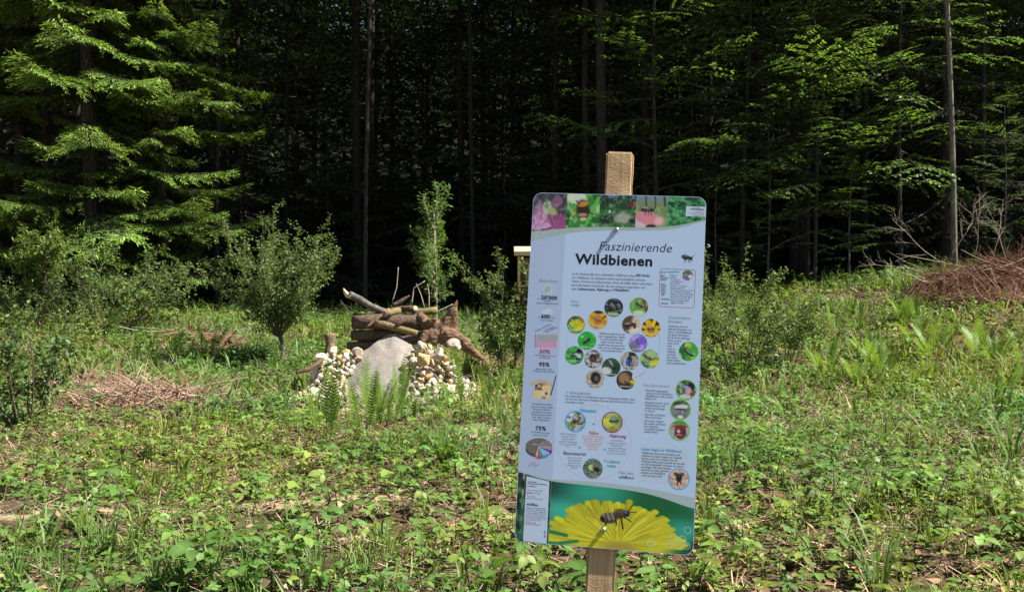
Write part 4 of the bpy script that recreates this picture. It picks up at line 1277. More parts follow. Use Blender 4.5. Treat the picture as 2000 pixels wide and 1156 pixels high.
# ------------------------------------------------------------------ bee hotel behind the sign
def box(sx, sy, sz, bev=.003):
    bm = bmesh.new(); bmesh.ops.create_cube(bm, size=1)
    for v in bm.verts: v.co = Vector((v.co.x * sx, v.co.y * sy, v.co.z * sz))
    if bev: bmesh.ops.bevel(bm, geom=bm.edges[:], offset=bev, segments=2, affect='EDGES')
    me = bpy.data.meshes.new('board'); bm.to_mesh(me); bm.free(); return me
def wood_mat(name, c1, c2, c3, fleck=0.0, grain=(3, 60, 60), saw=0):
    m, nt, out = new_mat(name)
    tc = N(nt, 'TexCoord'); mp = N(nt, 'Mapping'); mp.inputs['Scale'].default_value = grain
    nt.links.new(tc.outputs['Object'], mp.inputs['Vector'])
    n = noise_node(nt, 1, 6, .65, mp.outputs[0], .4)
    r = ramp(nt, [(.3, c1), (.5, c2), (.75, c3)], n.outputs['Fac'])
    col = r.outputs[0]
    p = N(nt, 'BsdfPrincipled'); p.inputs['Roughness'].default_value = .75; p.inputs['Specular IOR Level'].default_value = .2
    if fleck:
        # rough-sawn fibres: short pale flecks across the grain
        mp2 = N(nt, 'Mapping'); mp2.inputs['Scale'].default_value = (110, 110, 260)
        nt.links.new(tc.outputs['Object'], mp2.inputs['Vector'])
        n2 = noise_node(nt, 1, 3, .6, mp2.outputs[0])
        f = ramp(nt, [(.60, (0, 0, 0)), (.76, (.6, .6, .6))], n2.outputs['Fac'])
        mx = N(nt, 'MixRGB'); nt.links.new(f.outputs[0], mx.inputs[0]); nt.links.new(col, mx.inputs[1]); mx.inputs[2].default_value = (.72, .56, .36, 1)
        col = mx.outputs[0]
        add = N(nt, 'Math', operation='ADD'); nt.links.new(n.outputs['Fac'], add.inputs[0]); nt.links.new(n2.outputs['Fac'], add.inputs[1])
        nt.links.new(bump(nt, add.outputs[0], .4, .004).outputs[0], p.inputs['Normal'])
    else:
        nt.links.new(bump(nt, n.outputs['Fac'], .25, .004).outputs[0], p.inputs['Normal'])
    nt.links.new(col, p.inputs['Base Color']); nt.links.new(p.outputs[0], out.inputs[0]); return m
M_post = wood_mat('sawn_post', (.30, .19, .095), (.44, .295, .155), (.58, .42, .24), 1.0, (60, 60, 3))
M_pine = wood_mat('pine_board', (.50, .34, .17), (.62, .45, .25), (.72, .56, .34), 0, (4, 60, 60))
M_hole = plain('dark_hole', (.02, .015, .01), .9, .1)
def bee_hotel():
    hy = 11.0; tl = at(1004, 486, hy); W = 1.25
    x0 = tl.x; cx = x0 + W / 2; zt = tl.z; g = gh(cx, hy)
    e = empty('bee_hotel', (cx, hy, g)); h = zt - g
    o = obj('roof', box(W, .46, .05), M_pine, e, loc=(0, 0, h - .025)); o.rotation_euler = (math.radians(9), 0, 0)
    for s in (-1, 1):
        obj('side_board', box(.03, .26, .62), M_pine, e, loc=(s * (W / 2 - .055), .02, h - .40))
        obj('leg', box(.07, .07, h - .05), M_pine, e, loc=(s * (W / 2 - .20), .19, (h - .05) / 2 - .05))
    obj('back_board', box(W - .15, .02, .60), M_pine, e, loc=(0, .14, h - .40))
    for k, z in enumerate((h - .705, h - .42)):
        obj('shelf', box(W - .145, .24, .025), M_pine, e, loc=(0, .0, z))
    r = np.random.default_rng(9)
    for i in range(7):
        for j in range(2):
            bw = (W - .30) / 7
            b = obj('nest_block', box(bw * .92, .16, .24), M_cut if (i + j) % 2 else M_post, e, loc=(-W / 2 + .15 + bw * (i + .5), .0, h - .575 + j * .285 + (-.0)))
            H_ = Acc()
            for a in range(3):
                for c in range(5):
                    tv, tf = tube([[(a - 1) * bw * .27 + r.normal(0, .004), -.0815, (c - 2) * .042 + r.normal(0, .004)], [(a - 1) * bw * .27, -.06, (c - 2) * .042]], [.009, .009], 7, True)
                    H_.add(tv, tf)
            obj('bored_holes', H_.mesh('bored_holes'), M_hole, b)['kind'] = 'stuff'
    tag(e, 'wooden insect nesting box with a pale board roof, mostly hidden behind the sign', 'bee hotel')
bee_hotel()

# ------------------------------------------------------------------ information sign
SIGN_W, SIGN_H = .5, 1.0068
LAYER = .00002      # thickness of one print layer
SIGN_R = Rz(-.14099696) @ Rx(-.12003898) @ Ry(.04087888)
SIGN_C = np.array([.28211195, 2.77299819, CAM_Z - .23234067])
def uv(px, py):
    """place on the sign (metres from its centre) of a feature at photo pixel px, py"""
    p = math.radians(PITCH)
    d = np.array([(px - 1000) / FPX, math.cos(p) - math.sin(p) * (578 - py) / FPX, math.sin(p) + math.cos(p) * (578 - py) / FPX])
    o = SIGN_R.T @ (np.array([0, 0, CAM_Z]) - SIGN_C); dl = SIGN_R.T @ d
    k = -o[1] / dl[1]; q = o + dl * k
    return q[0], q[2]
PS = .5 / 345.0       # metres on the sign per photo pixel

POST_U = .5 * (uv(1206, 330)[0] + uv(1176, 1110)[0])
BASE = np.array([POST_U, .034, 0.0])
_top = uv(1206, 292)[1]
# follow the post down to the soil
vb = -.5
while (SIGN_R @ np.array([POST_U, .034, vb]) + SIGN_C)[2] > 0.0: vb -= .01
BASE[2] = vb
root_w = SIGN_R @ BASE + SIGN_C
sign = empty('information_sign', root_w)
sign.rotation_euler = Matrix(SIGN_R.tolist()).to_euler()
tag(sign, 'tall wild bee information board bolted to a rough timber post', 'sign')
# post
pw, pd = .080, .050
bm = bmesh.new()
hgt = _top - vb + .35
bmesh.ops.create_cube(bm, size=1)
for v in bm.verts: v.co = Vector((v.co.x * pw, v.co.y * pd, (v.co.z + .5) * hgt))
bmesh.ops.bevel(bm, geom=[e for e in bm.edges], offset=.006, segments=3, affect='EDGES')
bmesh.ops.subdivide_edges(bm, edges=[e for e in bm.edges if e.calc_length() > .3], cuts=40)
rp = np.random.default_rng(8)
for v in bm.verts:
    v.co += Vector((rp.normal(0, .0004), rp.normal(0, .0004), rp.normal(0, .0008)))
    if v.co.z > hgt - .02: v.co.z += .004 * math.sin(v.co.x * 90) - .003
me = bpy.data.meshes.new('post'); bm.to_mesh(me); bm.free()
obj('post', me, M_post, sign, loc=(0, 0, -.35))

def rounded(w_, h_, r_, n=8):
    pts = []
    for (cx, cz, a0) in ((w_ / 2 - r_, h_ / 2 - r_, 0), (-w_ / 2 + r_, h_ / 2 - r_, PI / 2), (-w_ / 2 + r_, -h_ / 2 + r_, PI), (w_ / 2 - r_, -h_ / 2 + r_, 1.5 * PI)):
        for k in range(n + 1):
            a = a0 + k / n * PI / 2; pts.append((cx + r_ * math.cos(a), cz + r_ * math.sin(a)))
    return pts
CORNER = .026
bm = bmesh.new()
vs = [bm.verts.new((x, 0, z)) for x, z in rounded(SIGN_W, SIGN_H, CORNER)]
f = bm.faces.new(vs)
ext = bmesh.ops.extrude_face_region(bm, geom=[f])
for v in ext['geom']:
    if isinstance(v, bmesh.types.BMVert): v.co.y += .004
bmesh.ops.recalc_face_normals(bm, faces=bm.faces)
me = bpy.data.meshes.new('panel'); bm.to_mesh(me); bm.free()
M_panel = plain('panel_white', (.47, .62, .81), .32, .35)
panel = obj('panel', me, M_panel, sign, loc=(-BASE[0], -BASE[1], -BASE[2]))

INK = {}
def ink(rgb):
    if rgb not in INK: INK[rgb] = plain('ink_%d_%d_%d' % rgb, srgb(*rgb), .4, .3)
    return INK[rgb]
M_print = col_mat('photo_print', .38, .3)
def flat(name, pts, rgb, layer, mat=None):
    """flat printed shape from a list of (u, v)"""
    bm = bmesh.new(); vs = [bm.verts.new((a, -layer * LAYER, b)) for a, b in pts]
    bm.faces.new(vs); bmesh.ops.triangulate(bm, faces=bm.faces[:])
    me = bpy.data.meshes.new(name); bm.to_mesh(me); bm.free()
    return obj(name, me, mat or ink(rgb), panel)
def ribbon(name, top, bot, rgb, layer):
    V = [(a, -layer * LAYER, b) for a, b in top] + [(a, -layer * LAYER, b) for a, b in bot]; n = len(top)
    F = [(i, i + n, i + n + 1, i + 1) for i in range(n - 1)]
    return obj(name, tri_mesh(name, V, F), ink(rgb), panel)
def ring(name, cu, cv, r0, r1, rgb, layer, n=40, a0=0, a1=2 * PI):
    t = np.linspace(a0, a1, n + 1)
    return ribbon(name, [(cu + r1 * math.cos(a), cv + r1 * math.sin(a)) for a in t], [(cu + r0 * math.cos(a), cv + r0 * math.sin(a)) for a in t], rgb, layer)

# ---- painted pictures: colour fields on fine printed grids
class Pic:
    def __init__(s, n, m, col, aspect=1.0):
        s.x, s.y = np.meshgrid(np.linspace(0, 1, n), np.linspace(0, 1, m), indexing='ij')   # y runs down
        s.c = np.ones((n, m, 3)) * np.array(col) / 255; s.asp = aspect
        s.k = rng.uniform(0, 30)
    def mix(s, m, col):
        s.c = s.c * (1 - m[..., None]) + np.array(col) / 255 * m[..., None]; return s
    def noise(s, col, sc=6, lo=.45, hi=.6, amt=1.0):
        s.k += 7.7; return s.mix(amt * sstep(lo, hi, fbm(s.x * sc * s.asp + s.k, s.y * sc + s.k, 3)), col)
    def blob(s, cx, cy_, rx, ry, col, ang=0, soft=.25):
        dx, dy = (s.x - cx) * s.asp, s.y - cy_; c, q = math.cos(ang), math.sin(ang)
        d = np.hypot((dx * c + dy * q) / (rx * s.asp), (-dx * q + dy * c) / ry)
        return s.mix(1 - sstep(1 - soft, 1 + soft, d), col)
    def line(s, x0, y0, x1, y1, wd, col):
        px, py = (s.x - x0) * s.asp, s.y - y0; dx, dy = (x1 - x0) * s.asp, y1 - y0
        t = np.clip((px * dx + py * dy) / (dx * dx + dy * dy + 1e-9), 0, 1)
        return s.mix(1 - sstep(.6, 1.3, np.hypot(px - t * dx, py - t * dy) / wd), col)
    def rays(s, cx, cy_, n, r1, wd, col, a0=0, a1=2 * PI, ry=1.0, jit=.1):
        for k in range(n):
            a = a0 + (a1 - a0) * (k + rng.uniform(-.4, .4)) / n; q = r1 * rng.uniform(1 - jit, 1 + jit)
            cc = np.array(col) * rng.uniform(.88, 1.08)
            s.line(cx, cy_, cx + math.cos(a) * q / s.asp, cy_ + math.sin(a) * q * ry, wd, np.clip(cc, 0, 255))
        return s
    def bee(s, x, y, z, ang=0, body=(40, 34, 30), stripe=(120, 100, 60), wing=(150, 150, 150)):
        c, q = math.cos(ang), math.sin(ang)
        P = lambda a, b: (x + (a * c - b * q) * z, y + (a * q + b * c) * z)
        for l in (-.35, 0, .35): s.line(*P(l, .1), *P(l * 1.8, 1.0), .03 * z + .008, (25, 22, 20))
        s.blob(*P(-.7, .05), .75 * z, .38 * z, body, ang); s.blob(*P(.25, 0), .45 * z, .42 * z, tuple(np.array(body) * .6 + np.array(stripe) * .4), ang)
        for l in (-1.1, -.75, -.4): s.line(*P(l, -.28), *P(l, .32), .045 * z, stripe)
        s.blob(*P(.8, .08), .26 * z, .28 * z, (22, 22, 26), ang); s.blob(*P(-.5, -.38), .75 * z, .17 * z, wing, ang + .25)
        s.line(*P(.95, -.1), *P(1.4, -.5), .03 * z + .005, (20, 18, 16)); return s
    def grid_mesh(s, name, fpos, layer):
        n, m = s.x.shape; U, Vv = fpos(s.x, s.y)
        V = np.stack([U, np.full_like(U, -layer * LAYER), Vv], -1).reshape(-1, 3)
        i, j = np.meshgrid(np.arange(n - 1), np.arange(m - 1), indexing='ij'); a = (i * m + j).ravel()
        F = np.stack([a, a + 1, a + m + 1, a + m], -1)
        return tri_mesh(name, V, F, lin(s.c.reshape(-1, 3)))
    def rect(s, name, u0, u1, top, bot, layer):
        """top(u), bot(u) give the upper and lower border"""
        def fp(x, y):
            U = u0 + (u1 - u0) * x; return U, top(U) * (1 - y) + bot(U) * y
        return obj(name, s.grid_mesh(name, fp, layer), M_print, panel)
    def disc(s, name, cu, cv, R, layer):
        fp = lambda x, y: (cu + R * (2 * x - 1), cv + R * (1 - 2 * y))
        return obj(name, s.grid_mesh(name, fp, layer), M_print, panel)
def discpic(n=30):
    p = Pic(n, n, (128, 128, 128))
    a, b = 2 * p.x - 1, 2 * p.y - 1
    p.x, p.y = (a * np.sqrt(1 - b * b / 2) + 1) / 2, (b * np.sqrt(1 - a * a / 2) + 1) / 2
    return p
def curve(pts):
    q = np.array([uv(a, b) for a, b in pts])
    def f(u):
        # smooth interpolation
        u = np.asarray(u, float); out = 0
        k = np.interp(u, q[:, 0], q[:, 1])
        for d in (.02, -.02, .04, -.04): out = out + np.interp(u + d, q[:, 0], q[:, 1])
        return (k + out) / 5
    return f
HU, HV = SIGN_W / 2 - .0012, SIGN_H / 2 - .0012
def edge_top(u):
    u = np.asarray(u, float); d = np.clip(np.abs(u) - (HU - CORNER + .001), 0, CORNER)
    r_ = CORNER - .001
    return HV - r_ + np.sqrt(np.clip(r_ ** 2 - d ** 2, 0, None))
def edge_bot(u): return -edge_top(u)
t_up = curve([(1036, 453), (1070, 450), (1105, 445), (1172, 443.2), (1242, 444.3), (1307, 444), (1345, 437), (1381, 426)])
t_lo = curve([(1036, 474), (1070, 463), (1105, 455.5), (1172, 449.7), (1260, 450.5), (1320, 449), (1350, 440), (1381, 428)])
b_up = curve([(1008, 914), (1040, 927), (1077, 936), (1157, 939), (1268, 953), (1358, 973)])
b_lo = curve([(1008, 917), (1040, 931), (1076, 940), (1157, 948), (1246, 959), (1300, 973), (1358, 996)])
uu = np.linspace(-HU, HU, 60)
# left column tint, wave bands
uc = .5 * (uv(1104, 460)[0] + uv(1080, 920)[0])
us = np.linspace(-HU, uc, 24)
ribbon('column_tint', [(a, float(t_up(a)) - .001) for a in us], [(a, float(b_up(a)) + .001) for a in us], (170, 190, 218), 1)
ribbon('wave_band', [(a, float(t_up(a))) for a in uu], [(a, float(t_lo(a))) for a in uu], (160, 180, 176), 2)
ribbon('wave_band', [(a, float(b_up(a))) for a in uu], [(a, float(b_lo(a))) for a in uu], (166, 186, 188), 2)
# top photo strip: five pictures
cuts = [-HU, uv(1106, 415)[0], uv(1171, 415)[0], uv(1242, 415)[0], uv(1303, 415)[0], HU]
p1 = Pic(46, 46, (70, 84, 78)).noise((48, 62, 58), 3).blob(.72, .22, .16, .14, (132, 92, 118)).blob(.2, .55, .22, .25, (150, 110, 140)).noise((190, 150, 185), 8, .5, .7, .5)
p1.blob(.78, .95, .35, .22, (58, 38, 48)).rays(.75, 1.0, 26, .42, .022, (158, 84, 132), -PI, 0).rays(.15, .95, 16, .4, .03, (196, 150, 186), -PI, 0).blob(.42, .38, .13, .2, (176, 190, 160)).blob(.4, .34, .07, .07, (120, 140, 110))
p1.blob(.58, .5, .16, .1, (160, 170, 110), .4).line(.4, .25, .15, .12, .012, (24, 24, 24)).line(.44, .24, .5, .02, .012, (24, 24, 24)).noise((110, 60, 90), 10, .55, .7, .35)
p1.rect('photo_print', cuts[0], cuts[1], edge_top, t_up, 3)
p2 = Pic(46, 46, (52, 128, 48)).noise((86, 170, 70), 4).noise((28, 90, 34), 5, .5, .65).blob(.3, .1, .3, .2, (200, 215, 190)).noise((225, 230, 205), 9, .55, .68, .5).line(.95, .1, .6, .95, .05, (96, 178, 70))
p2.blob(.5, .45, .19, .28, (46, 36, 26), -.2).blob(.5, .3, .17, .08, (190, 130, 46), -.2).blob(.5, .62, .14, .05, (168, 140, 96)).blob(.52, .75, .1, .06, (190, 180, 160)).blob(.22, .58, .07, .06, (190, 160, 70))
p2.line(.38, .3, .28, .2, .02, (30, 26, 20)).line(.65, .5, .8, .62, .02, (60, 40, 20)).rect('photo_print', cuts[1], cuts[2], edge_top, t_up, 3)
p3 = Pic(50, 46, (52, 104, 50)).mix(1 - sstep(.02, .2, Pic(50, 46, (0, 0, 0)).y), (96, 130, 176)).noise((24, 48, 28), 7, .4, .55, .8)
p3.mix(sstep(.42, .5, p3.y) * .75, (62, 124, 56)).noise((34, 70, 34), 8, .5, .62, .6).line(.78, .02, .8, .4, .02, (30, 28, 26)).line(.2, .02, .22, .38, .016, (30, 28, 26)).blob(.92, .3, .16, .1, (92, 48, 44)).blob(.28, .52, .025, .05, (230, 232, 230)).blob(.2, .76, .22, .12, (30, 48, 34))
p3.blob(.66, .72, .24, .16, (158, 156, 146), 0, .4).noise((210, 208, 196), 14, .58, .66, .35).blob(.9, .8, .09, .07, (38, 46, 36)).rect('photo_print', cuts[2], cuts[3], edge_top, t_up, 3)
p4 = Pic(46, 46, (112, 136, 92)).mix(1 - sstep(.0, .3, Pic(46, 46, (0, 0, 0)).y), (120, 140, 150)).noise((140, 160, 110), 3).line(.3, 0, .33, .4, .03, (66, 76, 70)).line(.6, 0, .62, .35, .03, (70, 80, 74)).line(.9, 0, .92, .3, .04, (60, 70, 66))
p4.blob(.1, .9, .28, .3, (196, 190, 204)).blob(.42, .72, .5, .2, (208, 138, 144), .25, .12).blob(.74, .8, .14, .13, (226, 176, 178)).blob(.5, .98, .16, .08, (70, 40, 44)).bee(.4, .44, .17, 0, (58, 46, 38), (96, 78, 60), (150, 150, 148)).rect('photo_print', cuts[3], cuts[4], edge_top, t_up, 3)
p5 = Pic(52, 46, (70, 146, 84)).noise((40, 100, 60), 9).noise((120, 190, 120), 12, .5, .66, .7).noise((30, 70, 46), 6, .55, .7).rect('photo_print', cuts[4], cuts[5], edge_top, t_up, 3)
# white name tag in the last picture
a, b = uv(1340, 403), uv(1380, 423.5)
flat('name_tag', [(a[0], b[1]), (HU, b[1]), (HU, a[1]), (a[0], a[1])], (190, 206, 226), 5)
# bottom pictures: dark green strip and flower
ub1 = uv(1074, 1000)[0]
p6 = Pic(40, 80, (52, 96, 70)).noise((28, 60, 46), 7).noise((110, 150, 110), 12, .52, .64, .7).mix((1 - sstep(.1, .3, Pic(40, 80, (0, 0, 0)).y)) * .8, (34, 48, 60)).line(.18, 0, .16, .3, .03, (150, 160, 140)).line(.4, 0, .4, .3, .02, (130, 140, 130)).noise((18, 40, 30), 9, .55, .68)
p6.rect('photo_print', -HU, ub1, b_lo, edge_bot, 3)
p7 = Pic(190, 116, (38, 126, 96), 1.75)
p7.noise((22, 84, 64), 2.2, .42, .62).blob(.05, .1, .2, .4, (18, 62, 52), 0, .6).blob(.75, .2, .25, .35, (22, 96, 52), 0, .6).blob(.94, .55, .12, .25, (52, 158, 132), 0, .7).blob(.3, .1, .2, .2, (46, 160, 130), 0, .8).blob(.1, .45, .2, .2, (62, 178, 150), 0, .8)
YEL = (206, 204, 44)
for k in range(46):            # petals, back to front
    a = -PI + PI * (k + rng.uniform(-.3, .3)) / 46 * 1.0
    q = rng.uniform(.80, 1.0)
    x1, y1 = .48 + math.cos(a) * .50 * q, .92 + math.sin(a) * .76 * q
    cc = np.array(YEL) * rng.uniform(.84, 1.06)
    p7.line(.48, .90, x1, y1, .043, np.clip(cc, 0, 255))
p7.blob(.48, .86, .40, .36, (200, 198, 42), 0, .25)
for k in range(70):
    a = -PI + PI * rng.random(); q = rng.uniform(.5, .95); q0 = rng.uniform(.1, .5)
    p7.line(.48 + math.cos(a) * .46 * q0, .92 + math.sin(a) * .66 * q0, .48 + math.cos(a) * .46 * q, .92 + math.sin(a) * .66 * q, .006, (172, 164, 34) if k % 3 else (222, 222, 72))
p7.line(.0, .8, .12, .84, .03, (40, 120, 80)).line(.08, .97, .2, .92, .025, (50, 120, 84)).blob(.5, .97, .12, .1, (170, 150, 60), 0, .6)
for k in range(24):
    x = rng.uniform(.3, .62); p7.line(x, rng.uniform(.45, .6), x + (x - .47) * .4 - .0, rng.uniform(.2, .4), .004, (150, 130, 40))
# the mining bee on the flower
p7.blob(.415, .50, .060, .085, (64, 60, 54), -.35).blob(.44, .46, .05, .06, (92, 88, 80), -.35)
for l in (0, .028, .056): p7.line(.375 + l, .44 - l * .5, .392 + l, .56 - l * .9, .008, (150, 146, 134))
p7.blob(.372, .53, .018, .05, (34, 30, 28), -.3).blob(.492, .40, .043, .075, (104, 82, 46), -.2).blob(.48, .44, .03, .05, (70, 58, 40)).blob(.535, .395, .023, .055, (34, 38, 48)).blob(.53, .37, .012, .025, (84, 100, 140))
p7.line(.55, .35, .575, .24, .008, (20, 20, 20)).line(.55, .37, .6, .35, .008, (20, 20, 20)).line(.5, .46, .515, .66, .01, (30, 26, 20)).line(.515, .45, .57, .52, .009, (30, 26, 20)).line(.46, .48, .47, .6, .01, (60, 40, 20)).line(.40, .55, .39, .62, .012, (40, 30, 20))
p7.rect('photo_print', ub1 + .0005, HU, b_lo, edge_bot, 3)
# white credit strip
q = [uv(*c) for c in ((1028.5, 929), (1073, 940), (1067.5, 1061), (1021.5, 1056))]
flat('credit_strip', [q[3], q[2], q[1], q[0]], (190, 206, 228), 5)
# honeycomb rings
def hexrings(pts, rp_, rgb, layer=6, r0=.0062):
    for (a, b) in pts:
        u, v = uv(a, b); ring('honeycomb_ring', u, v, r0, r0 + .0011, rgb, layer, 28)
hexrings([(1050, 449), (1066.5, 441), (1051, 465), (1066, 458), (1080, 452)], 1, (200, 212, 222))
hexrings([(1064, 477), (1049, 482), (1047, 516)], 1, (180, 194, 214))
hexrings([(1343, 1035), (1315, 1050), (1333, 1052), (1271, 1060), (1306, 1064), (1324, 1066), (1341, 1065)], 1, (200, 220, 214), 6, .0115 * .75)
# circular pictures
def circ(px, py, rpx, paint, rim=None, rimw=.0022):
    u, v = uv(px, py); R = rpx * PS
    d = discpic(); paint(d); d.disc('picture_disc', u, v, R, 4)
    if rim: ring('picture_rim', u, v, R - .0004, R + rimw, rim, 5)
circ(1198.7, 600.5, 18.6, lambda p: p.mix(p.x * 0 + 1, (44, 58, 56)).noise((110, 124, 112), 9).noise((26, 30, 34), 7).blob(.5, .85, .3, .12, (150, 170, 100)).bee(.5, .5, .22, .5, (40, 40, 44), (150, 150, 150)))
circ(1248, 599, 18.2, lambda p: p.mix(p.x * 0 + 1, (92, 160, 70)).mix(sstep(.45, .75, p.x - p.y * .3), (112, 78, 60)).noise((160, 200, 110), 8, .5, .65, .7).blob(.5, .85, .3, .15, (200, 220, 170)).bee(.55, .42, .2, .6))
circ(1125, 634, 17.8, lambda p: p.mix(p.x * 0 + 1, (70, 88, 62)).blob(.8, .35, .2, .3, (170, 110, 60)).rays(.55, .8, 9, .55, .07, (206, 204, 40), -PI, 0).noise((150, 180, 60), 6, .5, .7, .7).blob(.2, .7, .2, .12, (96, 176, 96)))
circ(1168, 624.5, 18.6, lambda p: p.mix(p.x * 0 + 1, (214, 180, 40)).noise((190, 140, 30), 4).blob(.5, .0, .3, .18, (50, 44, 30)).line(.95, .25, .7, .45, .05, (60, 60, 30)).blob(.5, .5, .25, .28, (200, 130, 50)).bee(.48, .5, .16, .4, (110, 84, 60), (190, 160, 110)), (190, 192, 190), .001)
circ(1233, 634, 18, lambda p: p.mix(p.x * 0 + 1, (96, 68, 48)).mix(sstep(.5, .7, p.x + .25 * p.y), (206, 190, 160)).blob(.8, .85, .4, .2, (220, 214, 206)).bee(.46, .5, .24, -.3, (20, 20, 22), (60, 50, 40)).blob(.68, .55, .1, .16, (96, 50, 40)))
circ(1271.5, 640.5, 18, lambda p: p.mix(p.x * 0 + 1, (26, 26, 24)).rays(.5, .6, 11, .5, .11, (222, 184, 36)).blob(.5, .6, .22, .2, (190, 140, 30)).bee(.5, .55, .17, 0, (70, 44, 26), (190, 120, 50)))
circ(1146.5, 665, 18.2, lambda p: p.mix(p.x * 0 + 1, (44, 170, 60)).noise((80, 200, 90), 5, .5, .65, .6).blob(.22, .3, .07, .07, (160, 220, 170)).bee(.5, .5, .2, -.7, (30, 28, 24), (60, 50, 40), (120, 110, 90)))
circ(1246, 670, 18.2, lambda p: p.mix(p.x * 0 + 1, (136, 120, 206)).noise((176, 160, 230), 4).blob(.2, .8, .3, .25, (110, 120, 110)).blob(.7, .35, .3, .2, (120, 96, 200)).bee(.5, .45, .13, 1.2, (30, 30, 50), (170, 170, 190)))
circ(1121.7, 694, 18.2, lambda p: p.mix(p.x * 0 + 1, (40, 140, 52)).noise((90, 190, 90), 6).noise((16, 60, 24), 5, .5, .62).blob(.75, .25, .16, .12, (40, 30, 40)).blob(.7, .5, .2, .1, (206, 206, 226), .4).bee(.48, .52, .14, .2))
circ(1159, 701, 18, lambda p: p.mix(p.x * 0 + 1, (132, 130, 130)).noise((190, 190, 194), 10).noise((80, 76, 70), 8, .52, .66).blob(.48, .45, .2, .22, (30, 28, 26)).blob(.48, .48, .13, .12, (92, 76, 50)))
circ(1193.7, 717, 18.2, lambda p: p.mix(p.x * 0 + 1, (40, 66, 40)).noise((60, 96, 60), 5).blob(.25, .7, .3, .2, (206, 210, 216)).bee(.52, .42, .26, .7, (30, 30, 30), (130, 130, 130), (170, 176, 180)))
circ(1230, 704.5, 18, lambda p: p.mix(p.x * 0 + 1, (156, 154, 142)).noise((190, 188, 176), 9).noise((110, 106, 96), 7, .55, .68).blob(.62, .12, .2, .13, (60, 46, 40)).blob(.48, .45, .14, .2, (30, 32, 44)).blob(.42, .58, .12, .18, (50, 84, 190), .3).line(.5, .6, .5, .85, .02, (30, 30, 30)))
circ(1269, 701, 18.3, lambda p: p.mix(p.x * 0 + 1, (110, 156, 90)).noise((160, 196, 130), 5).blob(.8, .7, .3, .16, (214, 206, 40), -.3).blob(.2, .85, .3, .2, (70, 120, 60)).bee(.42, .42, .22, .5, (60, 60, 40), (150, 140, 80), (170, 180, 170)))
circ(1162.4, 739.5, 18.2, lambda p: p.mix(p.x * 0 + 1, (176, 166, 146)).noise((200, 190, 170), 10).noise((140, 128, 108), 8, .55, .68).blob(.52, .45, .27, .32, (34, 28, 26)).blob(.56, .48, .12, .14, (90, 96, 100)))
circ(1222.7, 742, 18.6, lambda p: p.mix(p.x * 0 + 1, (46, 38, 34)).blob(.4, .4, .3, .3, (150, 120, 86), .6).mix(sstep(.78, .9, p.x + .1 * p.y) * (p.y < .6), (222, 228, 238)).blob(.84, .62, .16, .16, (206, 200, 50)).bee(.6, .62, .14, .4).noise((90, 70, 50), 8, .55, .66, .6))
circ(1345, 686, 18.6, lambda p: p.mix(p.x * 0 + 1, (70, 170, 60)).noise((130, 210, 100), 5).blob(.4, .22, .2, .16, (206, 206, 90), 0, .6).noise((30, 110, 40), 4, .52, .66).bee(.52, .62, .2, .6, (30, 30, 30), (110, 110, 100)))
circ(1340, 761, 18.6, lambda p: p.mix(p.x * 0 + 1, (86, 112, 84)).noise((40, 60, 40), 7).noise((190, 196, 196), 8, .52, .62, .8).blob(.75, .3, .2, .2, (36, 30, 40), .6).blob(.62, .55, .14, .2, (214, 160, 150), .4).blob(.55, .4, .12, .1, (140, 160, 220)).blob(.45, .85, .3, .12, (200, 200, 206)).blob(.8, .7, .1, .1, (140, 60, 60)), (122, 200, 70))
circ(1329, 799.6, 18.6, lambda p: p.mix(p.x * 0 + 1, (110, 114, 112)).mix(1 - sstep(.2, .32, p.y), (44, 80, 44)).noise((140, 144, 140), 9, .45, .6, .7).blob(.55, .36, .36, .13, (206, 208, 200), -.12, .12).blob(.5, .48, .3, .05, (70, 70, 66)).blob(.52, .88, .15, .09, (214, 214, 206)).blob(.5, .66, .05, .09, (96, 100, 160)).blob(.62, .64, .05, .08, (160, 160, 206)), (122, 200, 70))
circ(1327, 840, 18.6, lambda p: p.mix(p.x * 0 + 1, (170, 176, 180)).mix(1 - sstep(.16, .26, p.y), (90, 150, 70)).noise((70, 110, 60), 9, .55, .7, .4).blob(.12, .35, .14, .12, (190, 130, 130)).blob(.55, .58, .3, .36, (104, 44, 40), 0, .1).blob(.55, .3, .38, .08, (120, 56, 50)).blob(.46, .55, .09, .1, (200, 180, 190)).line(.36, .74, .64, .74, .02, (190, 160, 160)), (122, 200, 70))
circ(1124, 822.6, 18.8, lambda p: p.mix(p.x * 0 + 1, (176, 180, 176)).blob(.1, .25, .3, .3, (206, 214, 230)).noise((96, 92, 80), 9).noise((70, 84, 40), 6, .55, .66).blob(.15, .75, .25, .2, (120, 150, 50)).blob(.38, .55, .1, .13, (18, 16, 16)).noise((220, 220, 216), 12, .58, .68, .6), (70, 170, 232), .003)
circ(1195.7, 824.3, 18.6, lambda p: p.mix(p.x * 0 + 1, (120, 160, 90)).noise((170, 196, 130), 5).blob(.28, .5, .3, .14, (220, 214, 46), .4).blob(.5, .62, .25, .08, (214, 208, 40), .2).line(.45, .95, .65, .65, .03, (190, 80, 50)).line(.7, .95, .8, .75, .03, (190, 80, 50)).bee(.62, .42, .2, -.1, (46, 56, 60), (110, 120, 120), (150, 160, 165)), (166, 24, 66), .0026)
circ(1157.8, 914.4, 19.2, lambda p: p.mix(p.x * 0 + 1, (96, 112, 96)).noise((130, 146, 124), 14).noise((66, 80, 66), 12, .52, .64).blob(.42, .46, .17, .14, (190, 204, 150), .5).blob(.68, .55, .18, .1, (30, 28, 26), .35).blob(.52, .45, .07, .06, (120, 116, 70)))
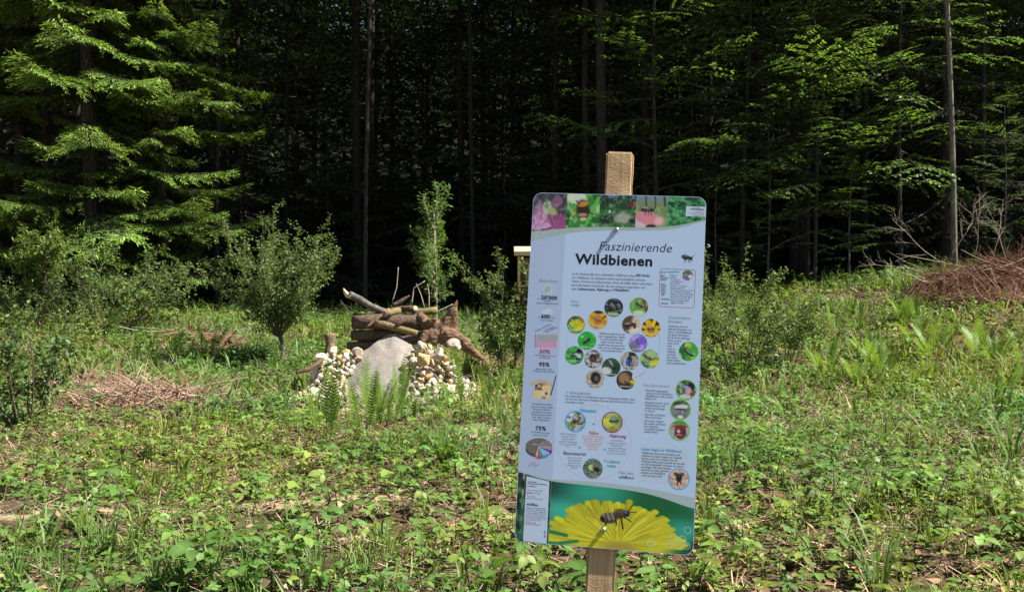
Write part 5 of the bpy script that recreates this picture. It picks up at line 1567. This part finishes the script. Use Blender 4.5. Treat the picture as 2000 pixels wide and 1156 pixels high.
circ(1326, 935, 18.8, lambda p: p.mix(p.x * 0 + 1, (216, 190, 170)).noise((196, 160, 136), 5).line(.0, .45, .35, .55, .02, (120, 84, 70)).line(.4, .8, .6, 1, .02, (130, 90, 76)).line(.7, .5, 1, .42, .02, (140, 100, 84)).blob(.38, .28, .16, .1, (90, 74, 64), .5).blob(.62, .28, .16, .1, (96, 80, 70), -.5).blob(.5, .45, .15, .2, (30, 30, 34)).blob(.47, .36, .06, .06, (60, 70, 90)).line(.45, .6, .42, .8, .03, (40, 30, 26)).line(.56, .6, .62, .75, .03, (40, 30, 26)), (70, 170, 232), .0026)
circ(1343, 538, 10.6, lambda p: p.mix(p.x * 0 + 1, (196, 190, 210)).mix(1 - sstep(.3, .5, p.y), (60, 140, 60)).blob(.4, .75, .3, .2, (150, 100, 170)).noise((90, 80, 100), 7, .5, .62, .7).blob(.7, .55, .2, .1, (210, 214, 230), -.6))
circ(1070, 566, 10.5, lambda p: p.mix(p.x * 0 + 1, (182, 198, 214)).blob(.45, .45, .34, .28, (158, 180, 170), -.7, .1).blob(.3, .8, .1, .1, (158, 180, 170)))
# outline of the country above 600
uv0 = [uv(a, b) for a, b in ((1057, 612), (1060, 607), (1066, 604), (1070, 601.5), (1076, 604), (1081, 609), (1079, 613), (1070, 615), (1064, 614))]
flat('country_outline', uv0[::-1], (192, 208, 226), 4)
# big thin circle and arc traces
u, v = uv(1159.5, 862.5); ring('thin_circle', u, v, 72 * PS, 72.5 * PS, (232, 160, 170), 3, 90)
u, v = uv(1197, 668); ring('thin_arc', u, v, 91 * PS, 91.6 * PS, (150, 196, 236), 3, 20, -.25, .25); ring('thin_arc', u, v, 91 * PS, 91.6 * PS, (150, 196, 236), 3, 20, PI - .25, PI + .25)
# flying bee beside the title
pb = Pic(40, 40, (204, 208, 214))
bu, bv = uv(1343, 504)
def flatpoly(name, pts, rgb, layer=4): flat(name, [uv(a, b) for a, b in pts][::-1], rgb, layer)
def ell(cx, cy_, rx, ry, ang, n=14):
    return [(cx + rx * math.cos(t) * math.cos(ang) - ry * math.sin(t) * math.sin(ang), cy_ + rx * math.cos(t) * math.sin(ang) + ry * math.sin(t) * math.cos(ang)) for t in np.linspace(0, 2 * PI, n, endpoint=False)]
bee_parts = [(ell(1336, 502, 5.5, 3.6, .5), (70, 76, 80)), (ell(1337, 504.5, 5, 2.4, .5), (44, 46, 48)), (ell(1344, 503, 4.2, 3.6, 0), (46, 44, 38)), (ell(1350, 504.5, 3, 3, 0), (30, 30, 34)), (ell(1340, 499, 5, 1.8, .35), (120, 128, 136)),
             ([(1351, 502), (1357, 497), (1357.4, 497.6), (1351.6, 502.8)], (40, 40, 40)), ([(1344, 506), (1348, 513), (1347, 513.4), (1342.6, 506.6)], (44, 42, 40)), ([(1338, 506), (1337, 513), (1338.2, 513), (1339.4, 506)], (44, 42, 40)), ([(1347, 506), (1353, 509), (1352.6, 510), (1346.5, 507)], (44, 42, 40))]
for i, (pp, cc) in enumerate(bee_parts): flatpoly('bee_picture', pp, cc, 4 + .5 * i)
# number grid
for i in range(20):
    a = uv(1050 + i * 2.05, 652.5 + i * .045); b = uv(1049 + i * 2.05, 666 + i * .045); c = uv(1048 + i * 2.05, 678 + i * .045); w2 = .0009
    flat('grid_bar', [(b[0] - w2, b[1]), (b[0] + w2, b[1]), (a[0] + w2, a[1]), (a[0] - w2, a[1])], (128, 138, 142), 4)
    flat('grid_bar', [(c[0] - w2, c[1]), (c[0] + w2, c[1]), (b[0] + w2, b[1] - .0001), (b[0] - w2, b[1] - .0001)], (186, 120, 168), 4)
a, b = uv(1049, 651.5), uv(1090, 680)
flat('grid_field', [(a[0], b[1]), (b[0], b[1]), (b[0], .5 * (a[1] + b[1])), (a[0], .5 * (a[1] + b[1]))], (222, 186, 214), 3)
flat('grid_field', [(a[0], .5 * (a[1] + b[1])), (b[0], .5 * (a[1] + b[1])), (b[0], a[1]), (a[0], a[1])], (194, 202, 206), 3)
flatpoly('grid_bar', [(1045, 652), (1047, 652), (1046, 679), (1044, 679)], (160, 120, 160))
# nest box picture in the left column
flatpoly('box_picture', [(1044, 749), (1075, 750), (1074, 784), (1071, 780), (1042, 778)], (214, 196, 140), 4)
flatpoly('box_picture', [(1034.5, 750), (1052.5, 740.5), (1064, 742), (1082, 750.5), (1079, 753), (1054, 744), (1040, 752)], (196, 172, 118), 6)
flatpoly('box_picture', [(1045, 752), (1055, 746.5), (1068, 751), (1067, 762), (1044, 761)], (150, 110, 90), 5)
for (x, y, rx, ry, cc) in ((1047, 753, 2, 2.6, (60, 60, 70)), (1053, 754, 2, 2.6, (200, 196, 200)), (1047, 759, 2, 2.2, (130, 120, 120)), (1053, 759.5, 2, 2.2, (60, 56, 60)), (1064, 757, 6, 5.4, (222, 196, 140)), (1060, 768, 2.6, 3, (214, 216, 226)), (1067, 768, 2.6, 3, (92, 84, 78)), (1062, 776, 4.6, 2.4, (130, 130, 150))):
    flatpoly('box_picture', ell(x, y, rx, ry, .05), cc, 7)
flatpoly('box_picture', [(1085.5, 732.5), (1087.5, 732.8), (1077, 772), (1074.5, 771.5)], (92, 80, 76), 8)
# pie chart
def pie(a0, a1, rgb, lift=0, layer=5, dx=0, dy=0):
    cx, cy_, rx, ry = 1052 + dx, 871 + dy, 25.5, 16
    t = np.linspace(a0, a1, 18)
    arc = [(cx + rx * math.cos(k), cy_ + ry * math.sin(k)) for k in t]
    side = arc + [(x, y + 5.5) for x, y in arc[::-1]]
    flatpoly('pie_slice', side, tuple(int(c * .75) for c in rgb), layer)
    flatpoly('pie_slice', [(cx, cy_)] + arc, rgb, layer + 1.5)
pie(1.80, 5.25, (112, 104, 100)); pie(5.27, 6.55, (134, 126, 126), dx=.8, dy=.6)
pie(.30, .68, (132, 72, 160), dx=1.5, dy=2); pie(.72, 1.25, (120, 196, 236), dx=.5, dy=3, layer=8); pie(1.27, 1.40, (50, 150, 110), dx=0, dy=3, layer=8); pie(1.42, 1.60, (206, 90, 90), dx=-.6, dy=3, layer=8); pie(1.62, 1.75, (230, 170, 150), dx=-1, dy=3, layer=8)
# profile box outline and info box
box_o = [uv(*c) for c in ((1287, 526), (1356, 525), (1359, 600), (1288.5, 601))]
cu, cv = np.mean([c[0] for c in box_o]), np.mean([c[1] for c in box_o])
bw, bh = box_o[1][0] - box_o[0][0] + .001, box_o[0][1] - box_o[3][1]
ro, ri = rounded(bw, bh, .008, 5), rounded(bw - .0026, bh - .0026, .0067, 5)
ribbon('box_outline', [(cu + a, cv + b) for a, b in ro + ro[:1]], [(cu + a, cv + b) for a, b in ri + ri[:1]], (178, 40, 104), 3)
q = [uv(*c) for c in ((1250, 868), (1346, 877), (1340, 948), (1250, 938))]
flat('info_box', q[::-1], (184, 202, 222), 2)

# ---- lettering
_fc = {}
TMP = bpy.data.scenes.new('lettering_work')
def glyphs(text, bold=0.0, italic=False):
    key = (text, bold, italic)
    if key in _fc: return _fc[key]
    cu_ = bpy.data.curves.new('t', 'FONT'); cu_.body = text; cu_.size = 1; cu_.resolution_u = 2; cu_.offset = bold
    if italic: cu_.shear = .22
    if bold > .01: cu_.space_character = 1.06
    o = bpy.data.objects.new('t', cu_); TMP.collection.objects.link(o)
    TMP.view_layers[0].update(); dg = TMP.view_layers[0].depsgraph
    me = bpy.data.meshes.new_from_object(o.evaluated_get(dg))
    me.calc_loop_triangles()
    V = np.zeros(len(me.vertices) * 3); me.vertices.foreach_get('co', V); V = V.reshape(-1, 3)
    F = np.zeros(len(me.loop_triangles) * 3, dtype=np.int32); me.loop_triangles.foreach_get('vertices', F); F = F.reshape(-1, 3)
    bpy.data.objects.remove(o, do_unlink=True); bpy.data.curves.remove(cu_); bpy.data.meshes.remove(me)
    _fc[key] = (V, F); return V, F
CAPH = glyphs('H')[0][:, 1].max()
def text(lines, rgb, cap, bold=0.0, italic=False, name='lettering', layer=9):
    """lines: (string, px left, px right, py baseline at the left end [, py at the right end])"""
    A = Acc()
    for ln in lines:
        s, x0, x1, y0 = ln[:4]
        y1 = ln[4] if len(ln) > 4 else y0 + (.024 + .051 * (y0 - 377) / 700) * (x1 - x0)
        V, F = glyphs(s, bold, italic)
        a, b = np.array(uv(x0, y0)), np.array(uv(x1, y1))
        d = b - a; L = np.linalg.norm(d); d /= L; nrm = np.array([-d[1], d[0]])
        w0, w1 = V[:, 0].min(), V[:, 0].max()
        sx, sy = L / (w1 - w0), cap * PS / CAPH
        P = a + np.outer((V[:, 0] - w0) * sx, d) + np.outer(V[:, 1] * sy, nrm)
        A.add(np.column_stack([P[:, 0], np.full(len(P), -layer * LAYER), P[:, 1]]), F)
    V, F, _ = A.arrays()
    o = obj(name, tri_mesh(name, V, F), ink(rgb), panel)
    if cap < 15: o['kind'] = 'stuff'
    return o
BLK, GRY, PAL = (26, 26, 32), (84, 92, 104), (140, 158, 156)
text([('Faszinierende', 1170.2, 1312.3, 488.4)], (44, 46, 54), 17.4, -.006, True)
text([('Wildbienen', 1122.7, 1273.8, 514.6)], (22, 22, 28), 19.4, .03)
text([('In der Schweiz lebt eine erstaunliche Vielfalt von etwa', 1117.5, 1240, 536.3), ('von Wildbienen. Sie faszinieren durch unterschiedliche Grössen,', 1117, 1260.5, 543.7),
      ('Farben, Formen und Lebensweisen. Doch die Hälfte dieser unverzicht-', 1117, 1275, 550.9), ('baren Bestäuber ist bedroht. Sie sind dringend angewiesen auf', 1116, 1260, 558.3), ('mehr', 1116, 1127, 565.8), ('und', 1190, 1199, 567.8)], GRY, 4.6, 0, True)
text([('600 Arten', 1242, 1268.8, 539.6), ('Lebensraum, Nahrung', 1129.5, 1189, 566.1), ('Nistplätze', 1200.5, 1228.5, 568)], BLK, 4.8, .02)
text([('Bienen-Arten', 1053.3, 1090.3, 550.4), ('Arten-', 1114.4, 1130, 590), ('Vielfalt', 1114.4, 1132, 597.6), ('Unverzichtbare', 1306, 1348.7, 622), ('Bestäuber', 1305.5, 1334, 629.6), ('4 Abhängigkeiten', 1106, 1154.4, 768.2), ('Was kann ich tun?', 1256.6, 1308, 754), ('Mehr Infos', 1209, 1238, 924.8)], PAL, 5.6, -.002, True)
text([("20'000", 1056.8, 1088, 584.4), ('600', 1056.8, 1074, 621), ('95%', 1052.6, 1073.3, 714.5), ('75%', 1045.7, 1066.5, 839)], BLK, 7.4, .03)
text([('50%', 1054, 1074.7, 689.3)], (186, 30, 92), 7.2, .03)
SM = 3.4
text([('ca.', 1051, 1055, 584), ('weltweit', 1062, 1076, 588.6), ('davon 7 Honigbienen-Arten', 1048, 1090, 593), ('ca.', 1050.5, 1055, 620.5), ('Arten', 1075.5, 1084.4, 621.5), ('in der Schweiz', 1055.6, 1080, 626.2),
      ('40 Arten von Hummeln', 1046, 1076, 648.5, 634), ('ca. 560 weitere', 1062, 1082, 648.5, 638.5), ('Arten Wildbienen', 1067, 1090, 650, 639), ('der Wildbienen bei uns', 1045, 1084, 694.6), ('sind bedroht', 1053, 1075, 699.4),
      ('leben solitär: jedes', 1047, 1078.5, 721.2), ('Weibchen nistet für sich', 1042, 1083, 725.6), ('der Wildbienen-Arten', 1038, 1074, 844.5), ('nisten in der Erde', 1041, 1070, 850)], (70, 70, 84), SM)
def para(strings, x0, xs, y0, dy, rgb, cap, dx=0, center=False, **kw):
    L = []
    for i, s in enumerate(strings):
        a, b = x0 + dx * i, xs[i] + dx * i * (1 if center else 0)
        if center:
            c = x0 + dx * i; a, b = c - xs[i] / 2, c + xs[i] / 2
        L.append((s, a, b, y0 + dy * i))
    return text(L, rgb, cap, **kw)
para(['An künstlichen Nisthilfen', 'lassen sich wenige, häufige', 'Arten gut beobachten.', 'Sie helfen den bedrohten', 'Wildbienen jedoch leider', 'nicht - dafür braucht es', 'andere Massnahmen.'], 1059, [39, 43, 35, 40, 39, 37, 33], 789.5, 5.15, (70, 70, 84), SM, -.28, True)
para(['Wildbienen faszinieren mit', 'einer unglaublichen Vielfalt.', 'So unterschiedlich, dass', 'selten ein Satz auf alle', 'zutrifft! Hier eine kleine Aus-', 'wahl von im Siedlungsraum', 'vorkommenden Arten.'], 1195.6, [50.6, 52.4, 44.5, 42.3, 53, 51.7, 42.3], 652.3, 5.55, (44, 44, 56), 3.6, -.2, True)
para(['Wildbienen sind sehr', 'effiziente Bestäuber von', 'Kultur- und Wildpflanzen.', 'Das ganze Ökosystem', 'ist von ihnen abhängig.', 'Ohne sie wäre', 'unsere Welt', 'nicht', 'mehr so', 'vielfältig', 'und bunt,', 'die Lebens-', 'mittel würden', 'stark eingeschränkt ...'], 1305.3,
     [1344, 1351, 1353, 1346, 1348, 1330.5, 1326, 1313, 1318, 1319, 1321.5, 1324, 1329, 1343], 638.4, 5.5, (44, 44, 56), 3.7, -.22)
text([('Der Lebensraum von Wildbienen muss vier Bedingungen erfüllen, damit', 1104.6, 1240.6, 774.3), ('eine Art dort leben kann: Nistplatz, Nahrung, Baumaterial und all das in', 1104.3, 1239, 780), ('unmittelbarer Nähe', 1104, 1141, 786)], (44, 44, 56), 3.7)
text([('Unser Steckbrief', 1290.4, 1326.5, 533.2, 532)], (60, 160, 226), 4.2, .02)
ST = [('Name:', 8.5, ['Wildbienen'], [14.5]), ('Tiergruppe:', 15, ['Insekten'], [11]), ('Wohnort:', 11.5, ['wo es Blumen', 'und Nistplätze hat'], [19.5, 25.5]), ('Grösse:', 9.5, ['4 bis 30 mm'], [18.5]), ('Gewicht:', 11, ['0.01 bis ca. 1 Gramm'], [31.5]), ('Talent:', 9, ['Bestäubungs-Profi'], [27]), ('Farben:', 9.6, ['von schwarz, gelb, braun bis rot'], [45.5]),
      ('Tempo:', 9.6, ['bis zu 4 Meter pro Sekunde'], [39.5]), ('Alter:', 7, ['Wildbienen meist 1 Jahr im Nest,', 'davon 4 bis 6 Wochen Flugzeit'], [45, 42.5]), ('Entwicklung:', 16.5, ['vom Ei zur Larve, von der', 'Puppe zur fertigen Biene'], [38, 35.5]), ('Nahrung:', 12.5, ['Nektar und Pollen'], [26])]
La, Lb = [], []; y = 539.6
for lab_, wd, vals, ws in ST:
    k = (y - 539) / 60
    La.append((lab_, 1290.4 + 1.6 * k, 1290.4 + 1.6 * k + wd, y, y))
    for s_, w_ in zip(vals, ws):
        k = (y - 539) / 60; xv = 1308.8 + 1.6 * k; Lb.append((s_, xv, min(xv + w_, 1356.5), y - .3, y - .3 - w_ * .01)); y += 4.15
text(La, BLK, 3.0, .02); text(Lb, (70, 70, 90), 3.0, 0, True)
text([('Nistplatz', 1133, 1164.8, 803.2)], (60, 160, 226), 6, .02)
text([('Nähe', 1151, 1169, 847.2)], (214, 96, 56), 6.2, .01)
text([('Nahrung', 1191.6, 1222.8, 853.3)], (170, 20, 76), 6.2, .02)
text([('Baumaterial', 1101, 1144, 886.6)], (92, 92, 52), 6, .015)
text([('+', 1157, 1162.5, 830.5), ('+', 1129.5, 1135, 876), ('+', 1178.5, 1184, 880), ('= Lebens-', 1179.5, 1212, 902.4), ('raum', 1186, 1203, 911.2)], (52, 160, 92), 6.0, .005)
para(['Offene Bodenstellen,', 'morsches Totholz,', 'Sandsteinwände,', 'vertikale Markstängel,', 'Schneckenhäuschen', 'etc.'], 1110.5, [33, 28, 26, 36, 33, 6], 847.5, 5.0, (130, 140, 150), 3.4, -.2, True)
para(['In unmittelbarer Distanz', 'voneinander - nicht mehr', 'als 100 bis 300 Meter,', 'da der Flugradius von', 'Wildbienen oft', 'begrenzt ist'], 1159, [40, 42, 36, 36, 24, 20], 851.5, 5.0, (222, 140, 110), 3.4, -.2, True)
para(['Gewisse Bienen', 'ernähren von heimischen', 'Wildpflanzen -', 'verschiedene Pflanzen', 'blühend, die vom Mai', 'bis weit im Juni blühen'], 1206, [25, 39, 25, 36, 33, 38], 860.5, 5.0, (130, 140, 150), 3.4, -.2, True)
para(['Lehm, Sand, Erde,', 'kleine Steinchen,', 'Blattschnipsel,', 'Pflanzenmaterial,', 'Harz etc.'], 1123, [27, 26, 23, 27, 13], 894, 5.0, (130, 140, 150), 3.4, -.2, True)
text([('wildBee', 1209, 1232.5, 933.2), ('.ch', 1233, 1238, 935)], (40, 40, 48), 5.4, .004)
wl_ = [('Das Nahrungsangebot', 0, 43.6), ('verbessern mit heimischen', 0, 51.8), ('Wildpflanzen, auch auf dem', 0, 53), ('Balkon etc.', 0, 21), ('Nistplätze fördern durch', 2.4, 46), ('Kleinstrukturen und', 0, 38), ('etwas «Unordnung»', 0, 38), ('im Garten', 0, 19), ('Auf Gifte und Chemi-', 2.0, 40), ('kalien verzichten', 0, 33), ('Wo immer möglich', 1.8, 36), ('Bio kaufen und damit', 0, 41.5), ('eine bestäuber-', 0, 29), ('freundliche Landwirt-', 0, 40.5), ('schaft fördern', 0, 27)]
y = 763.6; LL, DD = [], []
for i, (s_, gap, w_) in enumerate(wl_):
    y += gap; x = 1261.8 - (y - 763) * .045; LL.append((s_, x, x + w_, y))
    if gap or i == 0: DD.append(('-', x - 5.4, x - 3.6, y))
    y += 5.3
text(LL + DD, (44, 44, 56), 3.8)
text([('Keine Angst vor Wildbienen', 1254, 1331.8, 878.6)], (60, 160, 226), 5.0, .02)
para(['Wildbienen sind äusserst friedlich, und', 'weichen wo immer möglich aus. Deshalb', 'kommt es fast nie zu Stichen. Nur die', 'Weibchen haben einen Stachel, den sie aber', 'nur bei Lebensgefahr einsetzen um sich zu', 'verteidigen. Mit etwas Respekt', 'kann man sie (fast) gefahrlos', 'erleben und beobachten', '- auch von ganz nah!'], 1254, [1327.6, 1332, 1323.5, 1338, 1335, 1311, 1307, 1299.5, 1292.7], 885.4, 5.45, (44, 44, 56), 3.8, -.26)
# tags and credits
text([('wildBee.', 1348.5, 1376, 410, 411.5)], BLK, 5.2, .01)
text([('Die wilden Bienen.', 1355, 1374.5, 414.6), ('Ihr Leben, ihre Vielfalt', 1344, 1374.5, 416.8), ('und wie wir sie fördern', 1350, 1374.5, 419.2), ('wildbee.ch', 1353, 1374.5, 421.6)], (60, 60, 70), 1.6)
text([('Thementafel', 1031, 1048, 941), ('«Faszinierende Wildbienen»', 1030.5, 1068.5, 944.5), ('© wildBee.ch', 1030, 1048, 949.6)], (50, 50, 60), 2.5, .02)
text([('Konzept, Gestaltung, Grafik:', 1029.5, 1059.5, 957.4), ('Texte und Bilder:', 1029, 1046.5, 969.6), ('wildBee.ch / Deborah Millett', 1028.5, 1060, 973.4)], (90, 90, 104), 2.4)
text([('gemein', 1029, 1041, 962.6)], (190, 60, 50), 3.4, .02); text([('sinnig', 1042.5, 1055.5, 963.8)], (90, 190, 180), 3.4, .02)
text([('wildBee.', 1028, 1052, 986.3)], (26, 26, 30), 5.2, .025)
para(['wildBee.ch ist ein gemeinnütziges', 'Netzwerk von Wildbienenfreunden,', 'das sich mit grossem Engagement,', 'an wissenschaftlichen Erkenntnissen', 'orientiert und vernetzt. Anfragen', 'klar und ohne finanzielle Interessen', 'für den Schutz der Wildbienen und', 'ihrer Lebensräume einsetzt.'], 1028, [1066, 1067, 1067, 1068, 1064.5, 1066, 1065.5, 1057], 991.2, 3.4, (80, 80, 96), 2.3, -.2)
text([('Herzlichen Dank', 1026.3, 1047, 1020), ('für Ihre Unterstützung!', 1026, 1054.5, 1023.6)], (200, 60, 110), 2.6, .01)
for (y0, cc) in ((1036, (50, 84, 150)), (1040.5, (110, 180, 220)), (1045.5, (206, 50, 44))):
    flatpoly('icon', [(1062.3, y0), (1065.8, y0 + .2), (1065.5, y0 + 3.6), (1062, y0 + 3.4)], cc, 7)
text([('f', 1063.3, 1064.8, 1039.2)], (236, 240, 246), 2.4, .02)
# captions in the small pictures
cap_ = [('Mauerbienen', 1198.7, 614), ('Seidenbienen', 1248, 610.5), ('Keulhornbienen', 1125, 645), ('Furchenbienen', 1168, 636.5), ('Pelzbienen', 1234, 647), ('Sandbienen', 1272, 653), ('Sandbienen', 1146, 678.5), ('Scherenbienen', 1246, 682), ('Langhorn-', 1122, 704.5), ('Wollbienen', 1160, 713.5), ('Pelzbienen', 1192, 731), ('Holzbienen', 1232, 717.5), ('Wespenbienen', 1270, 711.5), ('Höhlen', 1162, 752.5), ('Maskenbienen', 1222, 755)]
text([(s_, x - 11, x + 11, y) for s_, x, y in cap_], (226, 230, 226), 2.6, .01)
text([('Erdnester', 1040, 1052, 868), ('Hohlräume', 1059, 1076, 873)], (220, 216, 212), 2.2, .01)
text([('Totholz', 1033, 1041, 905, 902)], (222, 150, 70), 2.2, .01); text([('Schneckenhäuser', 1032.5, 1048, 910, 903)], (206, 60, 120), 2.2, .01); text([('Stängel', 1041, 1053, 911, 906.5)], (50, 150, 90), 2.2, .01)
text([('Leider bedroht', 1244.5, 1261, 737, 726)], (222, 110, 150), 2.6)

# bolts with washers
M_steel = plain('zinc_steel', (.62, .62, .6), .3, .5, 1.0)
for (px, py) in ((1203.5, 449), (1178.5, 1034)):
    u, v = uv(px, py); A = Acc()
    A.add(*tube([[0, -.0004, 0], [0, -.0022, 0]], [.0074, .0070], 20, True))
    A.add(*tube([[0, -.0010, 0], [0, -.0075, 0], [0, -.0085, 0]], [.0055, .0055, .0045], 16, True))
    b = obj('bolt', A.mesh('bolt'), M_steel, sign, loc=(u - BASE[0], -BASE[1], v - BASE[2]))
    obj('socket', tri_mesh('socket', *tube([[0, -.0084, 0], [0, -.0088, 0]], [.0022, .0020], 6, True)), M_hole, b)

bpy.data.scenes.remove(TMP)
